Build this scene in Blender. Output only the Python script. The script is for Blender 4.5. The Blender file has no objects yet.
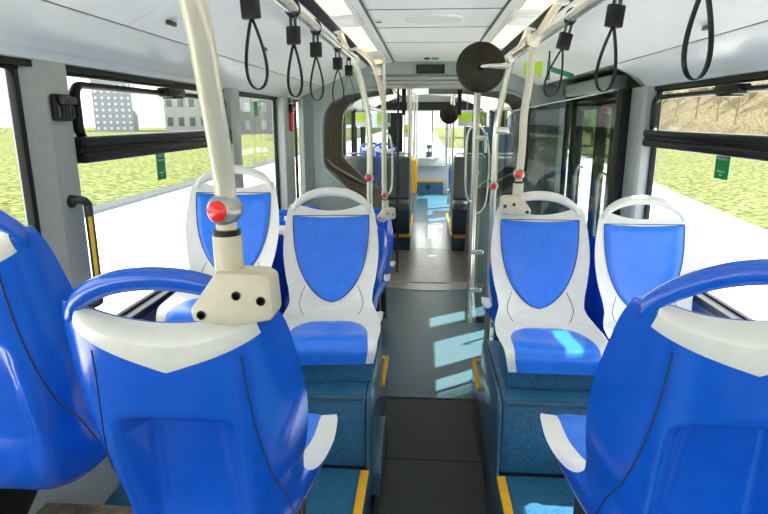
import bpy, bmesh, math, random
from math import sin, cos, pi, radians
from mathutils import Vector, Matrix
random.seed(7)
SC = bpy.context.scene
COL = SC.collection

# ------------------------------------------------------------------ materials
def nmat(name):
    m = bpy.data.materials.new(name); m.use_nodes = True
    nt = m.node_tree
    b = nt.nodes['Principled BSDF']
    return m, nt, b

def tex(nt, kind, scale, **kw):
    tc = nt.nodes.new('ShaderNodeTexCoord')
    mp = nt.nodes.new('ShaderNodeMapping')
    mp.inputs['Scale'].default_value = scale if isinstance(scale, tuple) else (scale,)*3
    nt.links.new(tc.outputs['Object'], mp.inputs['Vector'])
    t = nt.nodes.new(kind)
    nt.links.new(mp.outputs['Vector'], t.inputs['Vector'])
    for k, v in kw.items(): t.inputs[k].default_value = v
    return t

def ramp(nt, src, stops):
    r = nt.nodes.new('ShaderNodeValToRGB')
    e = r.color_ramp.elements
    while len(e) < len(stops): e.new(0.5)
    for i, (p, c) in enumerate(stops):
        e[i].position = p; e[i].color = (c[0], c[1], c[2], 1)
    nt.links.new(src, r.inputs['Fac'])
    return r

def plastic(name, col, rough=0.3, var=0.06, metal=0.0, coat=0.0, scale=6.0, bump=0.0, bscale=60, spec=0.5):
    m, nt, b = nmat(name)
    t = tex(nt, 'ShaderNodeTexNoise', scale, Detail=5.0)
    lo = tuple(max(0, c*(1-var)) for c in col); hi = tuple(min(1, c*(1+var)) for c in col)
    r = ramp(nt, t.outputs['Fac'], [(0.3, lo), (0.7, hi)])
    nt.links.new(r.outputs['Color'], b.inputs['Base Color'])
    b.inputs['Roughness'].default_value = rough
    b.inputs['Metallic'].default_value = metal
    b.inputs['Coat Weight'].default_value = coat
    b.inputs['Coat Roughness'].default_value = 0.08
    b.inputs['Specular IOR Level'].default_value = spec
    if bump:
        n = tex(nt, 'ShaderNodeTexNoise', bscale, Detail=3.0)
        bp = nt.nodes.new('ShaderNodeBump'); bp.inputs['Strength'].default_value = bump
        bp.inputs['Distance'].default_value = 0.004
        nt.links.new(n.outputs['Fac'], bp.inputs['Height'])
        nt.links.new(bp.outputs['Normal'], b.inputs['Normal'])
    return m

def emis(name, col, st):
    m, nt, b = nmat(name)
    t = tex(nt, 'ShaderNodeTexNoise', 3.0)
    r = ramp(nt, t.outputs['Fac'], [(0.2, tuple(c*0.95 for c in col)), (0.8, col)])
    nt.links.new(r.outputs['Color'], b.inputs['Emission Color'])
    b.inputs['Base Color'].default_value = (0.8, 0.7, 0.5, 1)
    b.inputs['Emission Strength'].default_value = st
    return m

def glass(name, tint=(1, 1, 1), ior=1.45, rough=0.01):
    m = bpy.data.materials.new(name); m.use_nodes = True
    nt = m.node_tree; nt.nodes.clear()
    o = nt.nodes.new('ShaderNodeOutputMaterial')
    mx = nt.nodes.new('ShaderNodeMixShader')
    tr = nt.nodes.new('ShaderNodeBsdfTransparent'); tr.inputs['Color'].default_value = (*tint, 1)
    gl = nt.nodes.new('ShaderNodeBsdfGlossy'); gl.inputs['Roughness'].default_value = rough
    f0 = ((ior-1)/(ior+1))**2
    lw = nt.nodes.new('ShaderNodeLayerWeight'); lw.inputs['Blend'].default_value = 0.5
    pw = nt.nodes.new('ShaderNodeMath'); pw.operation = 'POWER'; pw.inputs[1].default_value = 5.0
    ma = nt.nodes.new('ShaderNodeMath'); ma.operation = 'MULTIPLY_ADD'; ma.inputs[1].default_value = (1-f0)*0.6; ma.inputs[2].default_value = f0
    nt.links.new(lw.outputs['Facing'], pw.inputs[0]); nt.links.new(pw.outputs[0], ma.inputs[0])
    nt.links.new(ma.outputs[0], mx.inputs['Fac'])
    nt.links.new(tr.outputs['BSDF'], mx.inputs[1]); nt.links.new(gl.outputs['BSDF'], mx.inputs[2])
    nt.links.new(mx.outputs['Shader'], o.inputs['Surface'])
    return m

def speckle(name, base, speck, rough, scale=90, thr=0.2):
    m, nt, b = nmat(name)
    v = tex(nt, 'ShaderNodeTexVoronoi', scale, Randomness=1.0)
    r = ramp(nt, v.outputs['Distance'], [(thr*0.7, speck), (thr, base)])
    n = tex(nt, 'ShaderNodeTexNoise', 9.0, Detail=6.0)
    r2 = ramp(nt, n.outputs['Fac'], [(0.3, (0.78, 0.78, 0.78)), (0.7, (1.1, 1.1, 1.1))])
    mx = nt.nodes.new('ShaderNodeMix'); mx.data_type = 'RGBA'; mx.blend_type = 'MULTIPLY'
    mx.inputs['Factor'].default_value = 1.0
    nt.links.new(r.outputs['Color'], mx.inputs['A']); nt.links.new(r2.outputs['Color'], mx.inputs['B'])
    nt.links.new(mx.outputs['Result'], b.inputs['Base Color'])
    b.inputs['Roughness'].default_value = rough
    return m

def striped(name, c0, c1, rough, scale):
    m, nt, b = nmat(name)
    n = tex(nt, 'ShaderNodeTexNoise', scale, Detail=4.0)
    r = ramp(nt, n.outputs['Fac'], [(0.35, c0), (0.62, c1)])
    nt.links.new(r.outputs['Color'], b.inputs['Base Color'])
    b.inputs['Roughness'].default_value = rough
    return m

def ground_mat(name, stops, scale, rough=0.9, bump=0.6):
    m, nt, b = nmat(name)
    n = tex(nt, 'ShaderNodeTexNoise', scale, Detail=10.0, Roughness=0.7)
    r = ramp(nt, n.outputs['Fac'], stops)
    nt.links.new(r.outputs['Color'], b.inputs['Base Color'])
    b.inputs['Roughness'].default_value = rough
    b.inputs['Specular IOR Level'].default_value = 0.1
    return m

M = dict(
 blue=plastic('blue_gloss_plastic', (0.003, 0.098, 0.64), 0.2, 0.05, coat=0.4, bump=0.06, bscale=14),
 pad=plastic('blue_seat_pad', (0.012, 0.175, 0.84), 0.3, 0.1, coat=0.15, bump=0.08, bscale=30),
 white=plastic('white_seat_plastic', (0.72, 0.725, 0.705), 0.28, 0.04, coat=0.2),
 seam=plastic('dark_seam', (0.02, 0.03, 0.06), 0.6),
 navy=plastic('navy_seat', (0.012, 0.045, 0.20), 0.4, 0.1),
 slate=plastic('slate_upholstery', (0.12, 0.155, 0.155), 0.4, 0.2, bump=0.2),
 slateblue=plastic('slate_blue_panel', (0.02, 0.05, 0.095), 0.4, 0.15),
 pole=plastic('cream_pole_enamel', (0.56, 0.54, 0.45), 0.32, 0.03, metal=0.1, coat=0.15),
 rail=plastic('pale_rail_metal', (0.70, 0.70, 0.65), 0.2, 0.04, metal=0.7),
 bracket=plastic('beige_bracket', (0.60, 0.56, 0.45), 0.38, 0.06, bump=0.2),
 steel=plastic('brushed_steel', (0.42, 0.43, 0.44), 0.35, 0.1, metal=0.8),
 red=plastic('red_button', (0.80, 0.015, 0.012), 0.25, 0.05, coat=0.5),
 black=plastic('black_rubber', (0.006, 0.007, 0.008), 0.36, 0.2, spec=0.25),
 disc=plastic('dark_bronze_disc', (0.016, 0.015, 0.008), 0.42, 0.3, scale=3, spec=0.3),
 bellow=plastic('bellows_rubber', (0.065, 0.062, 0.048), 0.45, 0.3),
 dgrey=plastic('dark_grey_frame', (0.03, 0.034, 0.037), 0.35, 0.1),
 ceil=plastic('ceiling_panel', (0.88, 0.885, 0.855), 0.4, 0.03, scale=2),
 cove=plastic('cove_panel', (0.80, 0.825, 0.79), 0.32, 0.03, scale=2, coat=0.2),
 lampstrip=plastic('lamp_strip_panel', (0.74, 0.75, 0.73), 0.4, 0.03),
 post=plastic('grey_post_plastic', (0.36, 0.39, 0.385), 0.32, 0.05, coat=0.15),
 portal=plastic('grey_green_portal', (0.27, 0.33, 0.32), 0.4, 0.06),
 wall=plastic('grey_wall_panel', (0.32, 0.35, 0.37), 0.5, 0.05),
 aisle=speckle('dark_aisle_rubber', (0.014, 0.021, 0.024), (0.032, 0.046, 0.052), 0.5, 240, 0.25),
 floorblue=speckle('blue_grey_floor', (0.060, 0.125, 0.16), (0.03, 0.075, 0.10), 0.36, 130, 0.22),
 platform=speckle('blue_speckled_floor', (0.028, 0.14, 0.28), (0.001, 0.004, 0.010), 0.42, 34, 0.33),
 podside=speckle('blue_podium_side', (0.04, 0.11, 0.18), (0.025, 0.08, 0.13), 0.16, 130, 0.2),
 turn=striped('turntable_floor', (0.22, 0.23, 0.22), (0.46, 0.46, 0.43), 0.22, (2.5, 26, 1)),
 turn2=striped('pale_mottled_floor', (0.36, 0.42, 0.42), (0.60, 0.64, 0.62), 0.16, (6, 9, 1)),  # noise mottles two pale greys, smooth finish
 farblue=speckle('far_blue_floor', (0.05, 0.16, 0.25), (0.04, 0.12, 0.2), 0.28, 90, 0.2),
 yellow=plastic('yellow_edge', (0.86, 0.46, 0.012), 0.4, 0.08),
 yel2=plastic('yellow_grip', (0.9, 0.55, 0.03), 0.35, 0.05),
 lime=plastic('lime_sticker', (0.46, 0.78, 0.03), 0.4, 0.03),
 teal=plastic('teal_sign', (0.01, 0.22, 0.16), 0.4, 0.05),
 green=plastic('green_sticker', (0.0, 0.26, 0.07), 0.4, 0.05),
 ink=plastic('white_ink', (0.8, 0.9, 0.8), 0.5, 0.02),
 glass=glass('window_glass', (0.97, 0.99, 0.98), 1.22),
 screen=glass('smoked_screen_glass', (0.50, 0.56, 0.57), 1.4),
 clear=glass('clear_screen_glass', (0.80, 0.86, 0.87), 1.5),
 lamp=emis('warm_lamp_diffuser', (1.0, 0.74, 0.38), 0.42),
 lamp_amber=emis('amber_lamp_diffuser', (1.0, 0.58, 0.16), 0.32),
 display=plastic('display_face', (0.008, 0.008, 0.008), 0.25, 0.2),
 brown=striped('dirty_brown_box', (0.10, 0.075, 0.045), (0.24, 0.19, 0.12), 0.6, (5, 5, 5)),
 grass=ground_mat('grass_field', [(0.38, (0.012, 0.026, 0.004)), (0.48, (0.066, 0.090, 0.017)), (0.60, (0.18, 0.175, 0.075))], 1.2),
 road=ground_mat('pale_pavement', [(0.3, (0.72, 0.70, 0.67)), (0.7, (0.80, 0.78, 0.75))], 2.0),
 hill=ground_mat('brush_hillside', [(0.42, (0.03, 0.024, 0.012)), (0.5, (0.13, 0.105, 0.055)), (0.58, (0.25, 0.21, 0.12))], 1.6),
 curb=plastic('kerb_stone', (0.035, 0.042, 0.048), 0.8, 0.15),
 bark=plastic('bare_bark', (0.24, 0.19, 0.12), 0.9, 0.3),
 evergreen=ground_mat('leaf_green', [(0.3, (0.05, 0.13, 0.02)), (0.7, (0.19, 0.30, 0.05))], 3.0),
 bwhite=plastic('pale_facade', (0.62, 0.63, 0.64), 0.8, 0.05, scale=1),
 facade=plastic('white_facade', (0.30, 0.31, 0.32), 0.8, 0.06, scale=1),
 bgrey=plastic('grey_facade', (0.13, 0.14, 0.16), 0.7, 0.1, scale=1),
 bblue=plastic('blue_grey_facade', (0.24, 0.27, 0.33), 0.7, 0.1, scale=1),
 bwin=plastic('facade_window', (0.05, 0.06, 0.08), 0.2, 0.2),
 carpaint=plastic('silver_car_paint', (0.5, 0.52, 0.55), 0.25, 0.04, coat=0.5),
 orange=plastic('orange_lamp', (0.9, 0.22, 0.02), 0.4, 0.05),
)

# ------------------------------------------------------------------ mesh builder
class MB:
    def __init__(s): s.v = []; s.f = []
    def add(s, vs, fs):
        o = len(s.v); s.v += [tuple(v) for v in vs]; s.f += [tuple(i+o for i in f) for f in fs]; return s
    def box(s, x0, x1, y0, y1, z0, z1, bev=0.0, seg=2):
        bm = bmesh.new()
        bmesh.ops.create_cube(bm, size=1)
        for v in bm.verts:
            v.co = Vector(((x0+x1)/2+v.co.x*(x1-x0), (y0+y1)/2+v.co.y*(y1-y0), (z0+z1)/2+v.co.z*(z1-z0)))
        if bev: bmesh.ops.bevel(bm, geom=bm.edges[:], offset=bev, segments=seg, affect='EDGES', profile=0.5)
        return s.bm(bm)
    def bm(s, bm, mat=None):
        bm.verts.index_update()
        s.add([(mat @ v.co if mat else v.co) for v in bm.verts], [[v.index for v in f.verts] for f in bm.faces]); bm.free(); return s
    def prism(s, poly, axis, a, b, bev=0.0):
        """poly: 2D outline; axis 'y': poly is (x,z) extruded y a..b; 'x': (y,z); 'z': (x,y)"""
        def P(p, t):
            return (p[0], t, p[1]) if axis == 'y' else ((t, p[0], p[1]) if axis == 'x' else (p[0], p[1], t))
        n = len(poly)
        bm = bmesh.new()
        A = [bm.verts.new(P(p, a)) for p in poly]; B = [bm.verts.new(P(p, b)) for p in poly]
        bm.faces.new(A); bm.faces.new(B[::-1])
        for i in range(n): bm.faces.new((A[i], B[i], B[(i+1) % n], A[(i+1) % n]))
        bmesh.ops.recalc_face_normals(bm, faces=bm.faces[:])
        if bev: bmesh.ops.bevel(bm, geom=bm.edges[:], offset=bev, segments=2, affect='EDGES', profile=0.5)
        return s.bm(bm)
    def tube(s, pts, r, n=14, sub=0, flat=None):
        pts = [Vector(p) for p in pts]
        if sub: pts = smooth_path(pts, sub)
        k = len(pts); R = r if isinstance(r, (list, tuple)) else [r]*k
        T = []
        for i in range(k):
            t = pts[min(i+1, k-1)]-pts[max(i-1, 0)]; T.append(t.normalized())
        up = Vector((0, 0, 1)) if abs(T[0].z) < 0.9 else Vector((0, 1, 0))
        X = T[0].cross(up).normalized()
        vs = []; fs = []
        for i in range(k):
            X = (X-T[i]*X.dot(T[i])).normalized(); Y = T[i].cross(X)
            for j in range(n):
                a = 2*pi*j/n
                rx, ry = (R[i], R[i]) if flat is None else flat
                vs.append(pts[i]+X*cos(a)*rx+Y*sin(a)*ry)
        for i in range(k-1):
            for j in range(n):
                fs.append((i*n+j, i*n+(j+1) % n, (i+1)*n+(j+1) % n, (i+1)*n+j))
        fs.append(tuple(range(n))[::-1]); fs.append(tuple((k-1)*n+j for j in range(n)))
        return s.add(vs, fs)
    def loop(s, pts, ra, rb, nrm, n=8):
        """closed flat band: ra in-plane half thickness, rb half width along nrm"""
        pts = [Vector(p) for p in pts]; k = len(pts); nrm = Vector(nrm); vs = []; fs = []
        for i in range(k):
            t = (pts[(i+1) % k]-pts[i-1]).normalized(); o = t.cross(nrm).normalized()
            for j in range(n):
                a = 2*pi*j/n; vs.append(pts[i]+o*cos(a)*ra+nrm*sin(a)*rb)
        for i in range(k):
            for j in range(n):
                fs.append((i*n+j, i*n+(j+1) % n, ((i+1) % k)*n+(j+1) % n, ((i+1) % k)*n+j))
        return s.add(vs, fs)
    def lathe(s, prof, origin=(0, 0, 0), axis=(0, 0, 1), n=32):
        ax = Vector(axis).normalized(); q = Vector((0, 0, 1)).rotation_difference(ax); o = Vector(origin)
        vs = []; fs = []; k = len(prof)
        for i, (r, h) in enumerate(prof):
            for j in range(n):
                a = 2*pi*j/n; vs.append(o+q @ Vector((r*cos(a), r*sin(a), h)))
        for i in range(k-1):
            for j in range(n): fs.append((i*n+j, i*n+(j+1) % n, (i+1)*n+(j+1) % n, (i+1)*n+j))
        fs.append(tuple(range(n))[::-1]); fs.append(tuple((k-1)*n+j for j in range(n)))
        return s.add(vs, fs)
    def grid(s, fn, nu, nv, flip=False):
        vs = [fn(i/nu, j/nv) for j in range(nv+1) for i in range(nu+1)]
        fs = []
        for j in range(nv):
            for i in range(nu):
                q = (j*(nu+1)+i, j*(nu+1)+i+1, (j+1)*(nu+1)+i+1, (j+1)*(nu+1)+i)
                fs.append(q[::-1] if flip else q)
        return s.add(vs, fs)
    def mesh(s, name, mat, origin=(0, 0, 0), sharp=38):
        me = bpy.data.meshes.new(name)
        o = Vector(origin)
        me.from_pydata([tuple(Vector(v)-o) for v in s.v], [], s.f)
        me.validate(); me.update()
        me.polygons.foreach_set('use_smooth', [True]*len(me.polygons))
        me.set_sharp_from_angle(angle=radians(sharp))
        me.materials.append(mat)
        return me
    def build(s, name, mat, parent=None, origin=(0, 0, 0), sharp=38):
        ob = bpy.data.objects.new(name, s.mesh(name, mat, origin, sharp))
        COL.objects.link(ob)
        if parent: ob.parent = parent
        else: ob.location = origin
        return ob

def smooth_path(pts, sub):
    out = []
    n = len(pts)
    for i in range(n-1):
        p0 = pts[max(i-1, 0)]; p1 = pts[i]; p2 = pts[i+1]; p3 = pts[min(i+2, n-1)]
        for k in range(sub):
            t = k/sub
            out.append(0.5*((2*p1)+(p2-p0)*t+(2*p0-5*p1+4*p2-p3)*t*t+(3*p1-p0-3*p2+p3)*t*t*t))
    out.append(pts[-1]); return out

def thing(name, label, cat, loc=(0, 0, 0), rz=0, group=None):
    o = bpy.data.objects.new(name, None); COL.objects.link(o)
    o.empty_display_size = 0.1
    o.location = loc; o.rotation_euler = (0, 0, rz)
    return tag(o, label, cat, group)
def tag(o, label, cat, group=None):
    o['label'] = label; o['category'] = cat
    if group: o['group'] = group
    return o
def struct(name, mb, mat, parent=None, sharp=38):
    o = mb.build(name, mat, parent, sharp=sharp)
    if not parent: o['kind'] = 'structure'
    return o
def dup(root, loc=None, rz=None, label=None, group=None):
    r = root.copy(); COL.objects.link(r)
    if loc is not None: r.location = loc
    if rz is not None: r.rotation_euler = (0, 0, rz)
    if label: r['label'] = label
    if group: r['group'] = group
    for ch in list(root.children):
        c = ch.copy(); COL.objects.link(c); c.parent = r
        for g in list(ch.children):
            d = g.copy(); COL.objects.link(d); d.parent = c
    return r

CX = 0.035; HW = 1.215
XL, XR = CX-HW, CX+HW          # -1.18, 1.25

# ------------------------------------------------------------------ floor and platforms
struct('floor', MB().box(-0.205, 0.31, -2.6, 3.08, -0.06, 0.0), M['aisle'])
struct('floor_middle', MB().box(XL, XR, 3.08, 5.6, -0.06, 0.0), M['floorblue'])
b = MB().lathe([(0.0, 0.0), (0.92, 0.0), (0.92, 0.006), (0.0, 0.006)], (0.05, 6.17, 0.0), n=96)
tt = struct('floor_turntable', b, M['turn'])
struct('floor_joint', MB().box(-0.9, 1.0, 5.6, 6.98, -0.06, -0.002), M['bellow'])
struct('floor_far', MB().box(-0.19, 0.40, 6.98, 8.9, -0.06, 0.004), M['turn2'])
struct('floor_front', MB().box(XL, XR, 8.9, 12.7, -0.06, 0.004), M['farblue'])
# thin dark joint lines in the aisle floor
struct('trim_1', MB().box(-0.2, 0.305, 3.07, 3.086, 0.0, 0.003), M['black'])
struct('trim_2', MB().box(-0.2, 0.305, 2.45, 2.458, 0.0, 0.002), M['black'])
struct('trim_3', MB().box(-0.205, -0.19, -2.0, 3.07, 0.0, 0.012), M['black'])
struct('trim_4', MB().box(0.293, 0.31, -2.0, 3.07, 0.0, 0.012), M['black'])

for side in (-1, 1):
    nm = 'left' if side < 0 else 'right'
    xa = -0.205 if side < 0 else 0.31
    xo = XL if side < 0 else XR
    x0, x1 = min(xa, xo), max(xa, xo)
    struct('platform_'+nm, MB().box(x0, x1, -2.6, 3.18, -0.06, 0.21, 0.004), M['platform'])
    # seat podium (wheel box) on the platform
    struct('podium_'+nm, MB().box(x0+(0.012 if side > 0 else 0), x1-(0.012 if side < 0 else 0), 2.06, 2.70, 0.2, 0.53, 0.012), M['platform'])
    # glossy aisle cheek panel: high beside the podium, low along the platform
    poly = [(-2.6, 0.0), (3.18, 0.0), (3.18, 0.205), (2.80, 0.205), (2.76, 0.26), (2.73, 0.48), (2.69, 0.53), (2.64, 0.538), (2.11, 0.538), (2.07, 0.52), (2.05, 0.48), (2.04, 0.205), (-2.6, 0.205)]
    a, c = (xa-0.010, xa+0.004) if side < 0 else (xa-0.004, xa+0.010)
    struct('podium_cheek_'+nm, MB().prism(poly, 'x', a, c, 0.003), M['podside'])
    # ledge on the podium riser and dark joint line at its foot
    struct('trim_%d' % (5 if side < 0 else 6), MB().box(x0+0.02, x1-0.02, 2.045, 2.065, 0.515, 0.534, 0.004), M['podside'])
    struct('trim_%d' % (7 if side < 0 else 8), MB().box(x0+0.01, x1-0.01, 2.045, 2.062, 0.208, 0.216), M['black'])
    # yellow step edges
    ya, yb = (xa-0.032, xa+0.002) if side < 0 else (xa-0.002, xa+0.032)
    struct('trim_%d' % (9 if side < 0 else 10), MB().box(ya, yb, -1.6, 2.03, 0.209, 0.219, 0.003), M['yellow'])
    e = MB().box(xa-0.012, xa+0.012, 2.80, 3.185, 0.196, 0.219, 0.004)
    e.box(*((xa-0.09, xa+0.012) if side < 0 else (xa-0.012, xa+0.09)), 3.15, 3.187, 0.196, 0.219, 0.004)
    struct('trim_%d' % (11 if side < 0 else 12), e, M['yellow'])
# low access cover that bulges from the cheek into the aisle
b = MB().prism([(2.16, 0.0), (2.62, 0.0), (2.62, 0.10), (2.5, 0.2), (2.26, 0.2), (2.16, 0.12)], 'x', -0.206, -0.165, 0.004)
struct('access_cover', b, M['podside'])
# duct box along the window wall, under the raised window seat
struct('duct_box', MB().prism([(XL, 0.21), (-0.80, 0.21), (-0.80, 0.36), (-0.86, 0.42), (XL, 0.42)], 'y', -2.0, 1.5, 0.01), M['brown'])
struct('duct_ledge', MB().box(-0.80, -0.66, -2.0, 1.5, 0.21, 0.245, 0.006), M['dgrey'])

# ------------------------------------------------------------------ side walls, posts, windows
SILL, HEAD = 0.82, 1.775
def wallpiece(nm, side, y0, y1, z0, z1, mat, th=0.05):
    x = XL if side < 0 else XR
    a, c = (x-th, x) if side < 0 else (x, x+th)
    return struct(nm, MB().box(a, c, y0, y1, z0, z1), mat)
wallpiece('wall_left', -1, -2.6, 5.5, -0.3, SILL, M['wall'])
wallpiece('wall_right', 1, -2.6, 3.52, -0.3, SILL, M['wall'])
wallpiece('wall_right_middle', 1, 5.0, 5.5, -0.3, SILL, M['wall'])
wallpiece('header_left', -1, -2.6, 5.5, 1.752, 2.2, M['black'])
wallpiece('header_right', 1, -2.6, 5.5, 1.752, 2.2, M['black'])
struct('sill_left', MB().box(XL-0.02, XL+0.03, -2.6, 5.45, SILL-0.02, SILL+0.015, 0.006), M['dgrey'])
struct('sill_right', MB().box(XR-0.03, XR+0.02, -2.6, 3.5, SILL-0.02, SILL+0.015, 0.006), M['dgrey'])
# far car
wallpiece('wall_left_far', -1, 6.95, 12.6, -0.3, 0.85, M['wall'])
wallpiece('wall_right_far', 1, 6.95, 12.6, -0.3, 0.85, M['wall'])
wallpiece('header_left_far', -1, 6.95, 12.6, 1.74, 2.2, M['cove'])
wallpiece('header_right_far', 1, 6.95, 12.6, 1.74, 2.2, M['cove'])

WN = [0]
def window(side, y0, y1, hopper, z0=SILL, z1=1.752, sticker=None):
    WN[0] += 1
    x = XL if side < 0 else XR
    s = 1 if side < 0 else -1            # inward direction
    g = struct('window_%d' % WN[0], MB().box(x-0.03*s-0.003, x-0.03*s+0.003, y0, y1, z0, z1), M['glass'])
    f = MB()
    xa, xb = sorted((x-0.038*s, x-0.012*s))
    t = 0.024
    f.box(xa, xb, y0, y0+t, z0, z1, 0.004); f.box(xa, xb, y1-t, y1, z0, z1, 0.004)
    f.box(xa, xb, y0, y1, z0, z0+t, 0.004); f.box(xa, xb, y0, y1, z1-0.012, z1, 0.003)
    f.build('window_frame', M['black'], g)
    if hopper:
        xa, xb = sorted((x-0.02*s, x+0.022*s))
        h = MB()
        # rounded hopper frame
        pts = []
        yy0, yy1, zz0, zz1, r = y0+0.035, y1-0.035, 1.53, 1.712, 0.04
        for (cy, cz, a0) in ((yy1-r, zz1-r, 0), (yy0+r, zz1-r, 90), (yy0+r, zz0+r, 180), (yy1-r, zz0+r, 270)):
            for k in range(7):
                a = radians(a0+k*15); pts.append(((xa+xb)/2, cy+r*cos(a), cz+r*sin(a)))
        h.loop(pts, 0.013, 0.02, (1, 0, 0), 10)
        h.build('hopper_frame', M['black'], g)
        xa, xb = sorted((x-0.02*s, x+0.04*s))
        tb = MB().box(xa, xb, y0, y1, 1.505, 1.542, 0.012, 3)
        tb.box(*sorted((x-0.02*s, x+0.028*s)), y0, y1, 1.488, 1.508, 0.004)
        tb.box(xa, xb, y0, y1, 1.452, 1.492, 0.012, 3)
        tb.build('transom_bar', M['black'], g)
        ym = (y0+y1)/2
        lt = MB().box(*sorted((x-0.01*s, x+0.05*s)), ym-0.09, ym+0.09, 1.695, 1.735, 0.008)
        lt.box(*sorted((x-0.01*s, x+0.06*s)), ym-0.04, ym+0.04, 1.688, 1.70, 0.004)
        lt.build('hopper_latch', M['black'], g)
    return g
window(-1, -2.5, -0.75, False)
window(-1, -0.6, 1.675, False)
w3 = window(-1, 1.88, 3.40, True)
window(-1, 3.54, 4.66, False)
window(-1, 4.95, 5.40, False)
window(1, -2.5, -0.75, False)
window(1, -0.6, 1.5, True)
w8 = window(1, 1.62, 3.34, True)
for y0, y1 in ((7.1, 8.3), (8.45, 9.7), (9.85, 11.1), (11.25, 12.5)):
    window(-1, y0, y1, False, 0.85, 1.74); window(1, y0, y1, False, 0.85, 1.74)

def post(nm, side, y0, y1, prot, mat, z0=SILL-0.02, z1=1.775, ch=0.012):
    x = XL if side < 0 else XR
    s = 1 if side < 0 else -1
    poly = [(x-0.05*s, y0), (x-0.05*s, y1), (x+(prot-ch)*s, y1), (x+prot*s, y1-ch), (x+prot*s, y0+ch*2.5), (x+(prot-ch)*s, y0)]
    return struct(nm, MB().prism(poly, 'z', z0, z1, 0.004), mat)
struct('post_left', MB().prism([(XL-0.06, 1.675), (XL-0.06, 1.87), (XL+0.012, 1.87), (XL+0.015, 1.86), (XL+0.015, 1.75), (XL+0.009, 1.74), (XL-0.022, 1.675)], 'z', 0.21, 1.775, 0.003), M['post'])
post('post_left_rear', -1, -0.75, -0.6, 0.05, M['post'])
post('post_left_middle', -1, 3.40, 3.54, 0.05, M['post'])
post('post_left_far', -1, 4.66, 4.95, 0.06, M['post'])
post('post_right_rear', 1, -0.75, -0.6, 0.05, M['post'])
post('post_right_middle', 1, 1.5, 1.62, 0.04, M['post'])
post('post_right', 1, 3.34, 3.56, 0.05, M['post'], 0.0)
post('post_right_trim', 1, 3.56, 3.70, 0.11, M['black'], 0.0)
for i, y in enumerate((8.3, 9.7, 11.1)):
    post('post_left_front_%d' % i, -1, y, y+0.15, 0.04, M['dgrey'], 0.8, 1.76)
    post('post_right_front_%d' % i, 1, y, y+0.15, 0.04, M['dgrey'], 0.8, 1.76)

# rear wall behind the camera, with a window
struct('wall_rear', MB().box(XL, XR, -2.65, -2.6, -0.3, 0.9).box(XL, XR, -2.65, -2.6, 1.75, 2.2), M['wall'])
struct('window_30', MB().box(XL, XR, -2.63, -2.62, 0.9, 1.75), M['glass'])

# ------------------------------------------------------------------ ceiling
def strip(nm, pts, y0, y1, mat, th=0.015):
    """pts: section polyline (x,z) seen from inside, thickened upward"""
    up = [(p[0], p[1]+th) for p in pts]
    return struct(nm, MB().prism(list(pts)+up[::-1], 'y', y0, y1), mat)
Y1 = 5.52
struct('roof', MB().box(XL-0.05, XR+0.05, -2.65, 12.75, 2.17, 2.22), M['wall'])
# centre panels with seams across
ys = [-2.6, -0.6, 1.0, 2.28, 2.94, 3.5, 4.16, Y1]
for i in range(len(ys)-1):
    strip('ceiling' if i == 0 else 'ceiling_panel_%d' % i, [(CX-0.325, 2.112), (CX+0.325, 2.112)], ys[i]+0.004, ys[i+1]-0.004, M['ceil'])
struct('ceiling_backing', MB().box(CX-0.6, CX+0.6, -2.6, Y1, 2.135, 2.15), M['black'])
for side in (-1, 1):
    nm = 'left' if side < 0 else 'right'
    X = lambda d: CX+side*d
    # grey edge strip + lamp strip
    strip('ceiling_edge_'+nm, [(X(0.372), 2.100), (X(0.332), 2.106)], -2.6, Y1, M['lampstrip'])
    strip('ceiling_lamp_strip_'+nm, [(X(0.515), 2.088), (X(0.375), 2.100)], -2.6, Y1, M['ceil'])
    # black slot
    strip('ceiling_slot_'+nm, [(X(0.572), 2.0735), (X(0.512), 2.0885)], -2.6, Y1, M['black'])
    # side panel in lengths
    yy = [-2.6, 0.2, 1.9, 3.6, Y1] if side < 0 else [-2.6, 0.9, 2.9, Y1]
    for i in range(len(yy)-1):
        strip('ceiling_side_%s_%d' % (nm, i), [(X(1.0), 1.893), (X(0.80), 1.985), (X(0.568), 2.0745)], yy[i]+0.001, yy[i+1]-0.001, M['ceil'])
    strip('ceiling_seam_'+nm, [(X(1.012), 1.8905), (X(0.995), 1.8975)], -2.6, Y1, M['black'])
    # cove with ribs
    ye = Y1 if side < 0 else 3.43
    cv = [(X(1.215), 1.772), (X(1.198), 1.774), (X(1.192), 1.785), (X(1.182), 1.797), (X(1.176), 1.800), (X(1.168), 1.809), (X(1.155), 1.822), (X(1.10), 1.85), (X(1.05), 1.87), (X(1.008), 1.889)]
    strip('ceiling_cove_'+nm, cv, -2.6, ye, M['cove'])
    # far car ceiling
    strip('ceiling_far_'+nm, [(X(1.2), 1.775), (X(1.0), 1.89), (X(0.54), 2.06), (X(0.0), 2.10)], 6.9, 12.7, M['ceil'])
    strip('ceiling_far_slot_'+nm, [(X(0.56), 2.045), (X(0.53), 2.05)], 6.9, 12.6, M['black'])
# door header recess on the right
struct('door_header', MB().box(CX+1.0, XR, 3.43, Y1, 1.888, 1.90).box(XR-0.02, XR, 3.43, 5.0, 1.75, 1.9), M['dgrey'])
struct('door_mechanism', MB().box(XR-0.13, XR-0.02, 3.72, 4.85, 1.775, 1.86, 0.01), M['portal'])
struct('cove_end_cap', MB().prism([(XR, 1.772), (CX+1.19, 1.775), (CX+1.10, 1.845), (CX+1.0, 1.892), (XR, 1.892)], 'y', 3.43, 3.45), M['portal'])
struct('door_header_gusset', MB().prism([(XR, 1.775), (CX+1.16, 1.80), (CX+1.0, 1.888), (XR, 1.888)], 'y', 4.90, 4.93), M['portal'])

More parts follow.
